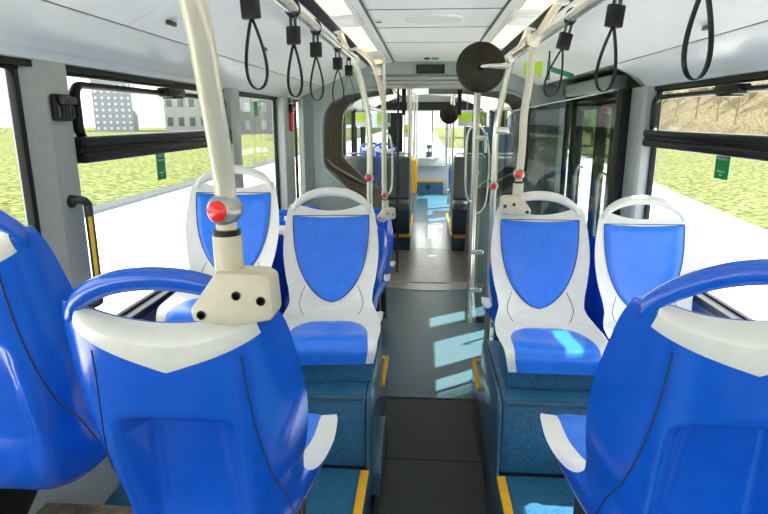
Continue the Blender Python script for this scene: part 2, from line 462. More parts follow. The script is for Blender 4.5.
for k, y in enumerate(ys[1:-1]):
    struct('ceiling_seam_across_%d' % k, MB().box(CX-0.325, CX+0.325, y-0.006, y+0.006, 2.1105, 2.1125), M['dgrey'])
for k, sg in enumerate((-1, 1)):
    struct('ceiling_seam_along_%d' % k, MB().box(CX+sg*0.329-0.005, CX+sg*0.329+0.005, -2.6, Y1, 2.1045, 2.112), M['dgrey'])
# ceiling lamps
def lamp(side, y0, y1, label, mat='lamp', d0=0.395, d1=0.5):
    X = lambda d: CX+side*d
    c = (X((d0+d1)/2), (y0+y1)/2, 2.09)
    t = thing('ceiling_light', label, 'lamp', c, group='ceiling strip lamps')
    zf = lambda d: 2.100-(d-0.375)*0.0857-0.0
    b = MB().prism([(X(d0), zf(d0)-0.004), (X(d1), zf(d1)-0.004), (X(d1), zf(d1)+0.004), (X(d0), zf(d0)+0.004)], 'y', y0, y1)
    b.build('diffuser', M[mat], t, c)
    f = MB()
    for a, bb in ((y0-0.012, y0), (y1, y1+0.012)):
        f.prism([(X(d0-0.008), zf(d0)-0.006), (X(d1+0.008), zf(d1)-0.006), (X(d1+0.008), zf(d1)+0.004), (X(d0-0.008), zf(d0)+0.004)], 'y', a, bb)
    for a, bb in ((d0-0.008, d0), (d1, d1+0.008)):
        f.prism([(X(a), zf(a)-0.006), (X(bb), zf(bb)-0.006), (X(bb), zf(bb)+0.004), (X(a), zf(a)+0.004)], 'y', y0-0.012, y1+0.012)
    f.build('lamp_frame', M['lampstrip'], t, c)
    return t
lamp(-1, 1.5, 2.93, 'long warm ceiling lamp nearest the camera above the strap rail by the white building side')
lamp(-1, 3.30, 4.45, 'long warm ceiling lamp beyond the ribbed speaker cover, second along its row')
lamp(-1, 5.08, 5.42, 'short amber ceiling lamp at the bulkhead end of its row', 'lamp_amber')
lamp(1, 1.5, 2.86, 'long warm ceiling lamp nearest the camera above the door side strap rail')
lamp(1, 3.30, 4.25, 'long warm ceiling lamp just behind the big dark disc mirror')
lamp(1, 4.6, 5.40, 'warm ceiling lamp hidden partly behind the big dark disc mirror')
lamp(-1, -0.4, 1.0, 'unseen warm fill lamp added overhead at the rear on the raised seat side')  # this pair is out of view, added as fill light for the interior
lamp(1, -0.4, 1.0, 'unseen warm fill lamp added overhead at the rear on the door side')
# ribbed covers between the lamps
for side, lab in ((-1, 'white ribbed speaker cover between two warm lamps over the strap rail'), (1, 'white ribbed speaker cover between the lamps on the door side')):
    X = lambda d: CX+side*d
    c = (X(0.445), 3.11, 2.09)
    t = thing('speaker_cover', lab, 'speaker', c)
    MB().box(X(0.445)-0.062, X(0.445)+0.062, 2.985, 3.235, 2.078, 2.098, 0.006).build('cover', M['lampstrip'], t, c)
    for k in range(6):
        y = 3.0+k*0.042
        MB().box(X(0.445)-0.05, X(0.445)+0.05, y, y+0.018, 2.073, 2.079, 0.002).build('rib', M['ceil'], t, c)
for i, (y0, y1) in enumerate(((7.4, 8.8), (9.2, 10.6))):
    for side in (-1, 1):
        lamp(side, y0, y1, 'small warm lamp on the far car ceiling, %s row on the %s side' % (('nearer', 'farther')[i], 'disc mirror' if side > 0 else 'yellow screen'), 'lamp')
        o = [o for o in COL.objects if o.name.startswith('ceiling_light')][-1]
        SCN = [q for q in COL.objects if q.type == 'EMPTY' and q.name.startswith('ceiling_light')][-1]
        SCN.location.z -= 0.045
# oval vent
t = thing('ceiling_vent', 'pale oval vent grille set in the centre ceiling panel', 'vent', (CX+0.003, 3.2, 2.11))
def oval(rx, ry, z0, z1):
    return [(rx*cos(2*pi*k/48), ry*sin(2*pi*k/48)) for k in range(48)]
MB().prism(oval(0.155, 0.135, 0, 0), 'z', -0.006, 0.002, 0.002).build('vent_rim', M['cove'], t)
for k in range(-5, 6):
    y = k*0.022; w = 0.135*math.sqrt(max(0.05, 1-(y/0.13)**2))
    MB().box(-w, w, y-0.006, y+0.006, -0.010, -0.005, 0.002).build('slat', M['lampstrip'], t)
# small ceiling fittings
t = thing('ceiling_latch', 'tiny dark panel latch near the edge of the centre ceiling', 'latch', (CX-0.29, 3.25, 2.11))
MB().box(-0.022, 0.022, -0.03, 0.03, -0.006, 0.002, 0.003).build('plate', M['lampstrip'], t)
MB().box(-0.014, 0.014, -0.014, 0.014, -0.009, -0.005, 0.002).build('slot', M['black'], t)
for (x, y, z, lab) in ((XL+0.30, 2.05, 1.925, 'small dark screw latch on the sloping side panel nearest the big pole'),
                       (XL+0.36, 3.02, 1.95, 'small dark screw latch on the sloping side panel farther along, behind the straps'),
                       (XR-0.27, 2.2, 1.915, 'small dark screw latch on the sloping panel above the door side window')):
    c = (x, y, z)
    tag(MB().box(x-0.008, x+0.008, y-0.028, y+0.028, z-0.012, z+0.004, 0.003).build('panel_latch', M['dgrey'], None, c), lab, 'latch')

# ------------------------------------------------------------------ seats
PTS = [(-.205, .470, .190, .010, .028), (-.200, .455, .196, .012, .034), (-.186, .42, .206, .016, .042), (-.152, .33, .219, .022, .058), (-.120, .25, .221, .028, .074),
       (-.084, .16, .209, .036, .090), (-.050, .09, .193, .046, .108), (-.015, .035, .189, .052, .130), (.045, .004, .198, .046, .135),
       (.13, -.005, .213, .036, .110), (.25, -.003, .222, .026, .085), (.36, .006, .217, .017, .066), (.415, .004, .207, .010, .052),
       (.440, -.012, .202, .006, .036), (.448, -.036, .197, .003, .026), (.443, -.078, .188, .0, .0)]
PTS = [((p[0]*0.74 if p[0] < 0 else p[0]*0.875),)+p[1:] for p in PTS]
def cr(a, b, c, d, t):
    return 0.5*((2*b)+(c-a)*t+(2*a-5*b+4*c-d)*t*t+(3*b-a-3*c+d)*t**3)
NP = len(PTS)
def prof(s):
    """s in 0..NP-1 -> y,z,w,bowl,T,normal"""
    s = min(max(s, 0), NP-1-1e-6); i = int(s); t = s-i
    q = [PTS[max(i-1, 0)], PTS[i], PTS[i+1], PTS[min(i+2, NP-1)]]
    y, z, w, bo, T = [cr(q[0][k], q[1][k], q[2][k], q[3][k], t) for k in range(5)]
    e = 1e-3
    def yz(ss):
        ss = min(max(ss, 0), NP-1-1e-6); i = int(ss); t = ss-i
        q = [PTS[max(i-1, 0)], PTS[i], PTS[i+1], PTS[min(i+2, NP-1)]]
        return [cr(q[0][k], q[1][k], q[2][k], q[3][k], t) for k in range(2)]
    a = yz(s-e); c = yz(s+e)
    d = Vector((0, c[0]-a[0], c[1]-a[1])).normalized()
    n = Vector((0, -d.z, d.y))     # path goes down then forward: normal points to the sitter
    return y, z, w, bo, max(T, 0), n
def s_of_z(z):
    lo, hi = 0.0, 8.0
    for _ in range(40):
        m = (lo+hi)/2
        if prof(m)[1] > z: lo = m
        else: hi = m
    return lo
def sstep(a, b, x):
    t = min(max((x-a)/(b-a), 0), 1); return t*t*(3-2*t)
def s_dip(u, s):
    top = 1.55*max(0.0, 1-(abs(u)/0.9)**2.2)
    return s if s >= 3 else top+(3-top)/3*s
def lstep(a, b, x): return min(max((x-a)/(b-a), 0), 1)
def liner(u, s, extra=0.0, dip=False):
    if dip: s = s_dip(u, s)
    y, z, w, bo, T, n = prof(s)
    p = Vector((u*w, y, z))+n*(bo*abs(u)**2.5+extra)
    return p
def outer(u, s, extra=0.0, dip=False):
    raw = s
    if dip: s = s_dip(u, s)
    y, z, w, bo, T, n = prof(s)
    if dip:
        f = math.sqrt(min(1.0, raw/0.7)); T *= f+(1-f)*0.8*sstep(0.70, 0.88, abs(u))
    x = u*w
    # knee recess in the rear of the backrest
    hw = 0.066+0.12*max(0, 0.27-z)*0.3
    rec = 0.062*lstep(hw+0.050, hw, abs(x))*lstep(0.290, 0.258, z)*sstep(7.6, 6.4, s)
    TT = max(T-rec, 0)
    k = (1-abs(u)**4)
    off = bo*(1-k)-TT*k
    return Vector((x, y, z))+n*(off-extra)
def usamp(t): return sin((t*2-1)*pi/2)
_seat = {}
def seat_meshes():
    if _seat: return _seat
    NV = 110
    _seat['seat_liner'] = MB().grid(lambda a, c: liner(usamp(a), c*(NP-1), 0, True), 30, NV, True)
    _seat['seat_shell'] = MB().grid(lambda a, c: outer(usamp(a), c*(NP-1), 0, True), 56, NV)
    # arched top handle, front half white and rear half blue
    def arch(a, c, rear):
        x = (a*2-1)*0.182
        q = abs(x)/0.182
        zo = 0.462+0.080*(1-q**2.2)**0.70
        zi = 0.430 if q > 0.90 else min(zo-0.012, max(0.430+0.014*(1-q)**0.5, zo-0.040))
        z = zi+(zo-zi)*c
        th = (0.021-0.008*q**4)*math.sqrt(max(0, 1-(2*c-1)**2))
        yc = -.1517-0.23*(z-0.47)-0.008+0.014*q**4
        return Vector((x, yc-th if rear else yc+th, z))
    cs = lambda c: 0.5-0.5*cos(pi*c)
    _seat['seat_liner'].grid(lambda a, c: arch(usamp(a)*0.5+0.5, cs(c), False), 48, 10, False)
    _seat['seat_shell'].grid(lambda a, c: arch(usamp(a)*0.5+0.5, cs(c), True), 48, 10, True)
    # rounded closing lip at the body top (front to rear)
    # blue pad in the backrest
    def pad(a, c):
        t = min(c, 0.9995); z = 0.419-t*(0.419-0.05)
        h = 0.177*(1-t**2.7)**0.60
        x = (a*2-1)*h+0.0
        z2 = z-0.008*(1-(a*2-1)**2)*(1-t)
        s = s_of_z(z2); w = prof(s)[2]
        e = min(1-abs(a*2-1), 1)*9; e2 = min(c, 1-c)*16
        return liner(x/w, s, 0.006*min(1, e)*min(1, e2)+0.0006)
    _seat['backrest_pad'] = MB().grid(pad, 26, 40, True)
    ed = [pad(0, i/40) for i in range(41)]+[pad(1, 1-i/40) for i in range(41)]
    ed = [p+Vector((0, 0.0025, 0)) for p in ed]
    _seat['pad_seam'] = MB().loop(ed[::1], 0.0016, 0.0016, (0, 1, 0), 6)
    # blue seat pad with waterfall front
    def spad(a, c):
        s = 8.55+c*(NP-1.02-8.55)
        y, z, w, bo, T, n = prof(s)
        k = min(1, max(0, (s-8.55)/2.3))
        h = min(w*0.86, 0.172)*(1-(1-k)**2.4)**0.5
        u = (a*2-1)*h/w
        e = min(1, (1-abs(a*2-1))*6)*min(1, c*14)
        return liner(u, s, 0.007*e-0.0015)
    _seat['seat_pad'] = MB().grid(spad, 26, 44, True)
    # white crescent panel on the rear, under the handle
    def rpan(a, c):
        x = (a*2-1)*0.163
        zb = 0.436-0.060*(1-abs(x)/0.163)**0.9
        u = max(-1, min(1, x/0.199)); st = s_dip(u, 0.0)
        sb = max(s_of_z(zb), st+0.05)
        raw = (st+(sb-st)*c-st)*3/(3-st)
        return outer(u, raw, 0.0028*min(1, 0.3+(1-c)*6), True)
    _seat['rear_panel'] = MB().grid(rpan, 40, 12)
    # lines moulded into the rear and the liner
    for sg in (-1, 1):
        pts = []
        for i in range(30):
            z = 0.405-i/29*0.40
            s = s_of_z(max(z, 0.012)) if z > 0.012 else 7.6
            w = prof(s)[2]; x = 0.132+0.036*sstep(0.42, 0.02, z)
            pts.append(outer(sg*x/w, s, 0.0006))
        _seat['shell_seam%+d' % sg] = MB().tube(pts, 0.0015, 6)
        pts = []
        for i in range(24):
            s = 5.6+i/23*2.6
            u = 0.62+0.16*sin(pi*i/23)
            pts.append(liner(sg*u, s, 0.0006))
        _seat['liner_seam%+d' % sg] = MB().tube(pts, 0.0014, 6)
    mats = dict(seat_liner='white', seat_shell='blue', backrest_pad='pad', seat_pad='pad', rear_panel='white', pad_seam='seam', shell_seam='seam', liner_seam='seam')
    for k in list(_seat): _seat[k].v = [(v[0], v[1], v[2]*1.055 if v[2] > 0 else v[2]) for v in _seat[k].v]
    for k in list(_seat): _seat[k] = (_seat[k].mesh(k[:-2] if k[-2] in '+-' else k, M[mats[k[:-2] if k[-2] in '+-' else k]], sharp=60), k[:-2] if k[-2] in '+-' else k)
    return _seat
_ped = {}
def pedestal(h):
    k = round(h, 3)
    if k in _ped: return _ped[k]
    b = MB()
    b.box(-0.15, 0.15, 0.07, 0.13, h-0.10, h-0.055, 0.006)
    b.box(-0.15, 0.15, 0.28, 0.34, h-0.10, h-0.05, 0.006)
    for x in (-0.13, 0.13):
        b.box(x-0.02, x+0.02, 0.06, 0.35, h-0.12, h-0.09, 0.006)
        if h > 0.3:
            b.box(x-0.022, x+0.022, 0.14, 0.20, 0.0, h-0.10, 0.006)
            b.box(x-0.03, x+0.03, 0.05, 0.235, 0.0, 0.02, 0.006)
        else:
            b.box(x-0.02, x+0.02, 0.06, 0.12, 0.0, h-0.09, 0.006)
            b.box(x-0.02, x+0.02, 0.27, 0.33, 0.0, h-0.09, 0.006)
    me = b.mesh('pedestal', M['dgrey']); _ped[k] = me
    return me
def plinth(h, mat):
    k = (round(h, 3), mat)
    if k not in _ped:
        if mat == 'stem': _ped[k] = MB().box(-0.312, 0.12, 0.12, 0.3, h-0.11, h-0.06, 0.008).prism([(-0.312, 0.0), (-0.27, 0.0), (-0.05, h-0.1), (-0.312, h-0.1)], 'y', 0.17, 0.21).mesh('seat_base', M['black'])
        else: _ped[k] = MB().box(-0.185, 0.185, 0.10, 0.335, 0.0, h-0.062, 0.008).box(-0.17, 0.17, 0.02, 0.1, 0.0, h-0.12, 0.008).mesh('seat_base', M[mat])
    return _ped[k]
GS = 'blue and white moulded bus seats'
def seat(cx, crease, zc, floor, facing, label, turn=0, base='legs'):
    """facing +1: sitter looks along +Y (away), -1: sitter looks toward the camera"""
    zc -= 0.025; h = zc-floor
    t = thing('passenger_seat', label, 'seat', (cx, crease, floor), radians(turn)+(0 if facing > 0 else pi), GS)
    host = {}
    up = dict(rear_panel='seat_shell', shell_seam='seat_shell', liner_seam='seat_liner', pad_seam='backrest_pad')
    for me, nm in sorted(seat_meshes().values(), key=lambda q: q[1] in up):
        o = bpy.data.objects.new(nm, me); COL.objects.link(o)
        if nm in up: o.parent = host[up[nm]]
        else: o.parent = t; o.location = (0, 0, h); host[nm] = o
    if base == 'legs': nm, me = 'pedestal', pedestal(h)
    else: nm, me = 'seat_base', plinth(h, base)
    o = bpy.data.objects.new(nm, me); COL.objects.link(o); o.parent = t
    return t
ZC = 0.755
seat(-0.437, 1.05, 0.818, 0.21, 1, 'blue seat seen from behind carrying the thick near grab pole on its handle')
seat(-0.872, 1.08, 0.945, 0.42, 1, 'raised blue window seat seen from behind beside the grey window post', 0, 'stem')
seat(0.525, 1.03, 0.853, 0.21, 1, 'blue seat seen from behind on the door side, with no pole on it')
seat(-0.42, 2.50, ZC-0.015, 0.53, -1, 'blue and white seat facing the camera on the aisle, opposite the pole seat', 6, 'platform')
seat(-0.895, 2.52, 0.84, 0.53, -1, 'blue and white window seat facing the camera, partly hidden behind the thick grab pole', 3, 'platform')
seat(0.533, 2.50, ZC-0.025, 0.53, -1, 'blue and white seat facing the camera on the door side with a pole bracket', 0, 'platform')
seat(1.0, 2.50, ZC-0.04, 0.53, -1, 'blue and white window seat facing the camera below the door side window', 0, 'platform')
seat(-0.45, 2.93, 0.47, 0.21, 1, 'blue aisle seat back to back with the facing aisle seat, mostly hidden')
seat(-0.90, 2.93, 0.56, 0.21, 1, 'blue window seat back to back with the facing window seat, glimpsed between seats')
seat(0.565, 2.93, 0.575, 0.21, 1, 'blue aisle seat back to back with the facing door side seat, cushion edge showing')
seat(1.01, 2.93, 0.575, 0.21, 1, 'blue window seat behind the two door side facing seats, seen in the gap')
seat(-0.45, 3.68, 0.50, 0.0, 1, 'blue aisle seat farther along, just before the seat with the pole bracket')
seat(-0.90, 3.68, 0.50, 0.0, 1, 'blue window seat second row beyond the facing pair, beside the glass')
seat(-0.45, 4.40, 0.42, 0.0, 1, 'blue aisle seat next to the turntable floor with a pole bracket on top')
seat(-0.90, 4.40, 0.42, 0.0, 1, 'blue window seat last before the grey joint portal')
seat(-0.62, 9.2, 0.70, 0.004, 1, 'small far blue seat beyond the dark grey bench, near the yellow screen')
seat(-0.94, 10.3, 0.66, 0.004, 1, 'small far blue seat next to the far window, beyond the dark bench')
seat(0.64, 9.95, 0.38, 0.004, 1, 'small far blue seat edge by the aisle in front of the windscreen')
# two far navy seats on the other side
def navy_seat(x, y, zc, label):
    s0 = seat(x, y, zc, 0.004, -1, label)
    for ch in s0.children_recursive:
        if ch.name.split('.')[0] in ('seat_liner', 'seat_shell', 'backrest_pad', 'seat_pad', 'rear_panel'):
            for sl in ch.material_slots:
                sl.link = 'OBJECT'; sl.material = M['navy']
    del s0['group']
    return s0
navy_seat(0.88, 9.1, 0.52, 'far navy seat whose top shows above the dark bench by the floor pole')

# dark high-backed seats just beyond the joint
def bench(x0, x1, label):
    c = ((x0+x1)/2, 7.35, 0.0)
    t = thing('bench_seat', label, 'seat', c, group='dark upholstered seats beyond the joint')
    w = (x1-x0)/2
    bk = [(-0.06, 0.60), (-0.10, 0.62), (0.04, 1.12), (0.10, 1.14), (0.13, 1.12), (0.04, 0.60)]
    MB().prism(bk, 'x', -w+0.015, w-0.015, 0.018).build('backrest', M['slate'], t)
    MB().box(-w+0.01, w-0.01, -0.36, 0.0, 0.50, 0.60, 0.025, 3).build('cushion', M['slate'], t)
    MB().box(-w+0.005, w-0.005, -0.28, 0.1, 0.2, 0.51, 0.006).build('seat_base', M['slateblue'], t)
    MB().tube([(-w+0.03, 0.12, 0.6), (-w+0.03, 0.13, 1.13), (-w+0.06, 0.13, 1.165), (w-0.06, 0.13, 1.165), (w-0.03, 0.13, 1.13), (w-0.03, 0.12, 0.6)], 0.013, 10).build('back_rail', M['steel'], t)
    return t
bench(-0.60, -0.17, 'dark grey high backed seat on the aisle beyond the joint, on the yellow screen side')
bench(-1.05, -0.61, 'dark grey high backed seat by the window beyond the joint, behind the vertical poles')
bench(0.36, 0.80, 'dark blue grey high backed seat on the aisle beyond the joint, behind the floor pole')
bench(0.81, 1.22, 'dark blue grey high backed seat by the far window, behind the smoked screen')
for nm, x0, x1 in (('left', XL, -0.165), ('right', 0.355, XR)):
    struct('podium_far_'+nm, MB().box(x0, x1, 6.95, 8.6, -0.06, 0.2, 0.004), M['slateblue'])
    struct('trim_%d' % (13 if nm == 'left' else 14), MB().box(x0+0.02, x1-0.0, 6.93, 6.965, 0.172, 0.206, 0.004), M['yellow'])
    xe = x1 if nm == 'left' else x0
    struct('trim_%d' % (15 if nm == 'left' else 16), MB().box(xe-0.012, xe+0.012, 6.95, 8.6, 0.178, 0.206, 0.004), M['yellow'])

# ------------------------------------------------------------------ rails and poles
def rail(x, y0, y1, label):
    c = (x, (y0+y1)/2, 1.93)
    t = thing('grab_rail', label, 'rail', c)
    MB().tube([(x, y0, 1.93), (x, y1, 1.93)], 0.0185, 18).build('rail_tube', M['rail'], t, c)
    return t
rail(-0.41, -1.8, 3.40, 'long pale overhead rail carrying five hanging straps')
rail(0.478, -1.8, 3.36, 'long pale overhead rail on the door side carrying three hanging straps')

def button(t, c, p, d=(-0.2, -1, 0), r=0.021):
    """round stop button on a pole: p position on pole axis"""
    d = Vector(d).normalized(); p = Vector(p)
    hs = MB().lathe([(0.0, -r*1.55), (r*1.0, -r*1.5), (r*1.45, -r*0.8), (r*1.6, 0), (r*1.5, r*0.9), (r*1.25, r*1.35), (r*1.0, r*1.5), (0.0, r*1.5)], p, d, 28).build('button_housing', M['steel'], t, c)
    MB().lathe([(0.0, r*1.45), (r*1.02, r*1.45), (r*1.0, r*1.7), (r*0.75, r*1.95), (r*0.3, r*2.08), (0.0, r*2.1)], p, d, 28).build('button', M['red'], hs, c)

def seat_pole(label, x, y, zb, side, r=0.0245, top=2.085, bracket=True, btn=True, rail_x=None, lean=False):
    """pole fixed on a seat handle: side -1 = left rail, +1 = right rail"""
    base = (x, y, zb-0.06)
    t = thing('grab_pole', label, 'pole', base, group='poles rising from seat handles')
    rx = rail_x if rail_x is not None else (-0.41 if side < 0 else 0.478)
    if lean: pts = [(x, y, zb+0.09), (x+0.004, y-0.01, zb+0.18), (x+0.022, y-0.09, 1.63), (x+0.035, y-0.165, 1.74), (x+0.012, y-0.185, 1.82), (rx+0.018, y-0.185, 1.90), (rx-0.03, y-0.185, 2.0), (CX-0.53, y-0.185, top+0.005)]
    else: pts = [(x, y, zb+0.09), (x+side*0.008, y, zb+0.25), (x+side*0.008, y, 1.62), (x+side*0.022, y, 1.76), (rx-side*0.018, y, 1.90), (rx+side*0.03, y, 2.0), (CX+side*0.53, y, top+0.005)]
    yt = y-0.185 if lean else y
    MB().tube([Vector(p) for p in pts], r, 20, 8).build('pole_tube', M['pole'], t, base)
    MB().tube([(x, y, zb+0.012), (x, y, zb+0.085)], r*1.4, 20).build('collar', M['bracket'], t, base)
    MB().tube([(x, y, zb+0.085), (x, y, zb+0.094)], r*1.3, 20).build('rubber_ring', M['black'], t, base)
    if btn: button(t, base, (x, y, zb+0.127), r=0.0165)
    # bracket plate clamped over the handle corner
    s = side
    poly = [(x-s*-0.055, zb-0.055), (x-s*-0.06, zb-0.035), (x-s*-0.012, zb+0.03), (x-s*0.06, zb+0.028), (x-s*0.076, zb+0.02), (x-s*0.08, zb-0.04), (x-s*0.074, zb-0.05), (x-s*0.01, zb-0.062)]
    br = MB().prism(poly, 'y', y-0.034, y+0.026, 0.006)
    br = br.build('bracket', M['bracket'], t, base)
    for dx, dz in ((-s*0.02, -0.008), (-s*0.06, -0.016), (s*0.04, -0.042)):
        MB().lathe([(0, 0), (0.0075, 0), (0.0075, 0.003), (0.005, 0.004), (0.004, 0.001), (0, 0.001)], (x+dx, y-0.033, zb+dz), (0, -1, 0), 14).build('screw', M['black'], br, base)
    # foot and rail clamps
    MB().tube([(rx-side*0.022, yt-0.03, 1.925), (rx-side*0.022, yt+0.03, 1.925)], 0.03, 16).build('rail_clamp', M['rail'], t, base)
    MB().box(CX+side*0.53-0.03, CX+side*0.53+0.03, yt-0.03, yt+0.03, 2.068, 2.098, 0.006).build('ceiling_bracket', M['lampstrip'], t, base)
    return t
seat_pole('thick cream pole nearest the camera with a large red stop button', -0.318, 0.89, 1.332, -1, 0.0168, lean=True)
seat_pole('cream pole with a red stop button bolted to the door side aisle seat', 0.428, 2.63, 1.232, 1, 0.0170)
seat_pole('cream pole bolted to the blue aisle seat next to the turntable floor', -0.285, 4.20, 0.93, -1, 0.018, rail_x=-0.36)

def bent_pole(label, x, y, z0, side, r=0.021, btnz=None, top=2.09, rx=None):
    base = (x, y, z0)
    t = thing('grab_pole', label, 'pole', base, group='bent poles at the rail ends')
    rx = rx if rx is not None else (-0.41 if side < 0 else 0.478)
    pts = [(x, y, z0), (x, y, 1.2), (x, y, 1.52), (x+side*0.022, y, 1.70), (rx-side*0.005, y, 1.91), (rx+side*0.05, y, 2.0), (CX+side*0.53, y, top)]
    MB().tube([Vector(p) for p in pts], r, 16, 8).build('pole_tube', M['rail'], t, base)
    MB().tube([(rx-side*0.008, y-0.045, 1.93), (rx-side*0.002, y+0.03, 1.93)], 0.026, 14).build('rail_clamp', M['rail'], t, base)
    MB().box(CX+side*0.53-0.03, CX+side*0.53+0.03, y-0.03, y+0.03, 2.072, 2.102, 0.006).build('ceiling_bracket', M['lampstrip'], t, base)
    MB().lathe([(0, 0), (0.036, 0), (0.036, 0.02), (0.026, 0.05), (0, 0.05)], (x, y, z0), (0, 0, 1), 18).build('foot', M['rail'], t, base)
    if btnz: button(t, base, (x, y, btnz), r=0.017)
    return t
bent_pole('pale pole bending down from the end of the five strap rail', -0.325, 3.42, 0.0, -1, 0.018, 1.26)
pa = bent_pole('pale pole bending down at the rail end beside the big disc mirror', 0.408, 3.38, 0.0, 1, 0.019, 1.22)
base = (0.408, 3.38, 0.0)
MB().box(0.40, 0.485, 3.355, 3.405, 1.515, 1.555, 0.014, 3).build('screen_clamp', M['rail'], pa, base)
MB().box(0.40, 0.485, 3.355, 3.405, 0.72, 0.76, 0.014, 3).build('screen_clamp', M['rail'], pa, base)

def straight_pole(label, x, y, z0, z1, r=0.018, btnz=None, mat='rail', grp='upright floor poles'):
    base = (x, y, z0)
    t = thing('floor_pole', label, 'pole', base, group=grp)
    MB().tube([(x, y, z0+0.01), (x, y, z1)], r, 14).build('pole_tube', M[mat], t, base)
    MB().lathe([(0, 0), (r*1.9, 0), (r*1.8, 0.06), (r*1.35, 0.12), (r*1.1, 0.16), (0, 0.16)], (x, y, z0), (0, 0, 1), 18).build('foot', M['rail'], t, base)
    MB().lathe([(0, 0), (r*1.8, 0), (r*1.8, 0.02), (0, 0.02)], (x, y, z1-0.015), (0, 0, 1), 16).build('ceiling_flange', M['rail'], t, base)
    if btnz: button(t, base, (x, y, btnz), r=0.015)
    return t
zt = 2.09
p1 = straight_pole('slim pale floor pole standing on the blue floor before the turntable, with clear panel clamps', 0.375, 4.40, 0.0, zt, 0.0185)
for z in (0.275, 0.585, 1.46):
    MB().box(0.365, 0.475, 4.38, 4.42, z-0.018, z+0.018, 0.012, 3).build('panel_clamp', M['rail'], p1, (0.375, 4.40, 0.0))
straight_pole('slim pale floor pole with a red button right behind the clear panel', 0.425, 4.75, 0.0, zt, 0.016, 1.17)
straight_pole('slim pale pole with a red button between the strap rail end and the portal', -0.345, 4.95, 0.0, zt, 0.016, 1.07)
# handrail loops joined to those poles
def hoop(label, pts, r=0.0085):
    c = pts[0]
    return tag(MB().tube([Vector(p) for p in pts], r, 10, 8).build('curved_handrail', M['rail'], None, c), label, 'rail')
hoop('thin curved handrail loop on the aisle side of the slim floor pole', [(0.375, 4.40, 1.55), (0.33, 4.38, 1.52), (0.315, 4.38, 1.40), (0.315, 4.38, 1.10), (0.335, 4.38, 1.0), (0.375, 4.40, 0.985)])
hoop('thin curved handrail loop between the two slim poles and the smoked screen', [(0.425, 4.75, 1.55), (0.48, 4.72, 1.5), (0.515, 4.7, 1.36), (0.52, 4.7, 1.15), (0.50, 4.72, 0.9), (0.425, 4.75, 0.82)])
hoop('thin wire handrail curving from the pole clamp towards the smoked screen', [(0.48, 3.40, 1.53), (0.53, 3.45, 1.48), (0.56, 3.5, 1.38), (0.57, 3.5, 1.2), (0.565, 3.5, 1.0)], 0.006)
hoop('short pale cross handrail joining two poles below the lamp end', [(-0.325, 3.42, 1.67), (-0.32, 3.8, 1.66), (-0.30, 4.18, 1.655)], 0.014)
hoop('thin handrail loop beside the pole on the turntable seat', [(-0.285, 4.22, 1.5), (-0.25, 4.22, 1.47), (-0.235, 4.22, 1.35), (-0.235, 4.22, 1.15), (-0.25, 4.22, 1.07), (-0.285, 4.22, 1.05)], 0.008)
# far poles
GF = 'slim poles of the far car'
for x, y, z0, bz, lab in ((-0.21, 7.75, 0.2, 1.15, 'slim far pole at the corner of the dark grey bench'),
                      (-0.20, 8.5, 0.2, None, 'slim far pole just beyond the dark grey bench'),
                      (-0.19, 10.2, 0.004, 1.2, 'slim far pole behind the yellow screen'),
                      (-0.16, 11.4, 0.004, None, 'slim far pole closest to the windscreen, yellow screen side'),
                      (0.40, 8.3, 0.2, None, 'slim far pole holding the small disc mirror'),
                      (0.46, 9.6, 0.004, None, 'slim far pole behind the small disc mirror'),
                      (0.48, 11.0, 0.004, 1.2, 'slim far pole closest to the windscreen, disc mirror side')):
    straight_pole(lab, x, y, z0, 2.03, 0.017, bz, grp=GF)
tag(MB().tube([(-0.27, 5.9, 0.006), (-0.27, 5.9, 2.0)], 0.012, 10).build('dark_pole', M['dgrey'], None, (-0.27, 5.9, 0.006)), 'thin dark upright pole standing on the turntable floor edge', 'pole')

# disc mirrors
def disc_mirror(label, c, r, arm, tilt):
    t = thing('disc_mirror', label, 'mirror', c)
    ax = Vector(tilt).normalized()
    MB().lathe([(0, 0.030), (r*0.5, 0.022), (r*0.9, 0.004), (r, -0.004), (r, -0.014), (r*0.96, -0.018), (0, -0.018)], c, ax, 48).build('disc', M['disc'], t, c)
    pc = Vector(c)+ax*0.028
    MB().lathe([(0, 0), (r*0.17, 0), (r*0.17, 0.012), (r*0.1, 0.03), (0, 0.03)], pc, ax, 20).build('hub', M['black'], t, c)
    MB().tube([pc+ax*0.02, pc+ax*0.035+(Vector(arm)-pc)*0.25, Vector(arm)], [0.010, 0.012, 0.018], 12).build('arm', M['rail'], t, c)
disc_mirror('big dark round mirror back held on an arm under the ceiling', (0.312, 3.44, 1.886), 0.140, (0.462, 3.365, 1.885), (-0.05, -1, 0.03))
disc_mirror('small far dark round mirror back under the far ceiling', (0.332, 8.2, 1.665), 0.135, (0.40, 8.3, 1.67), (-0.1, -1, 0.0))

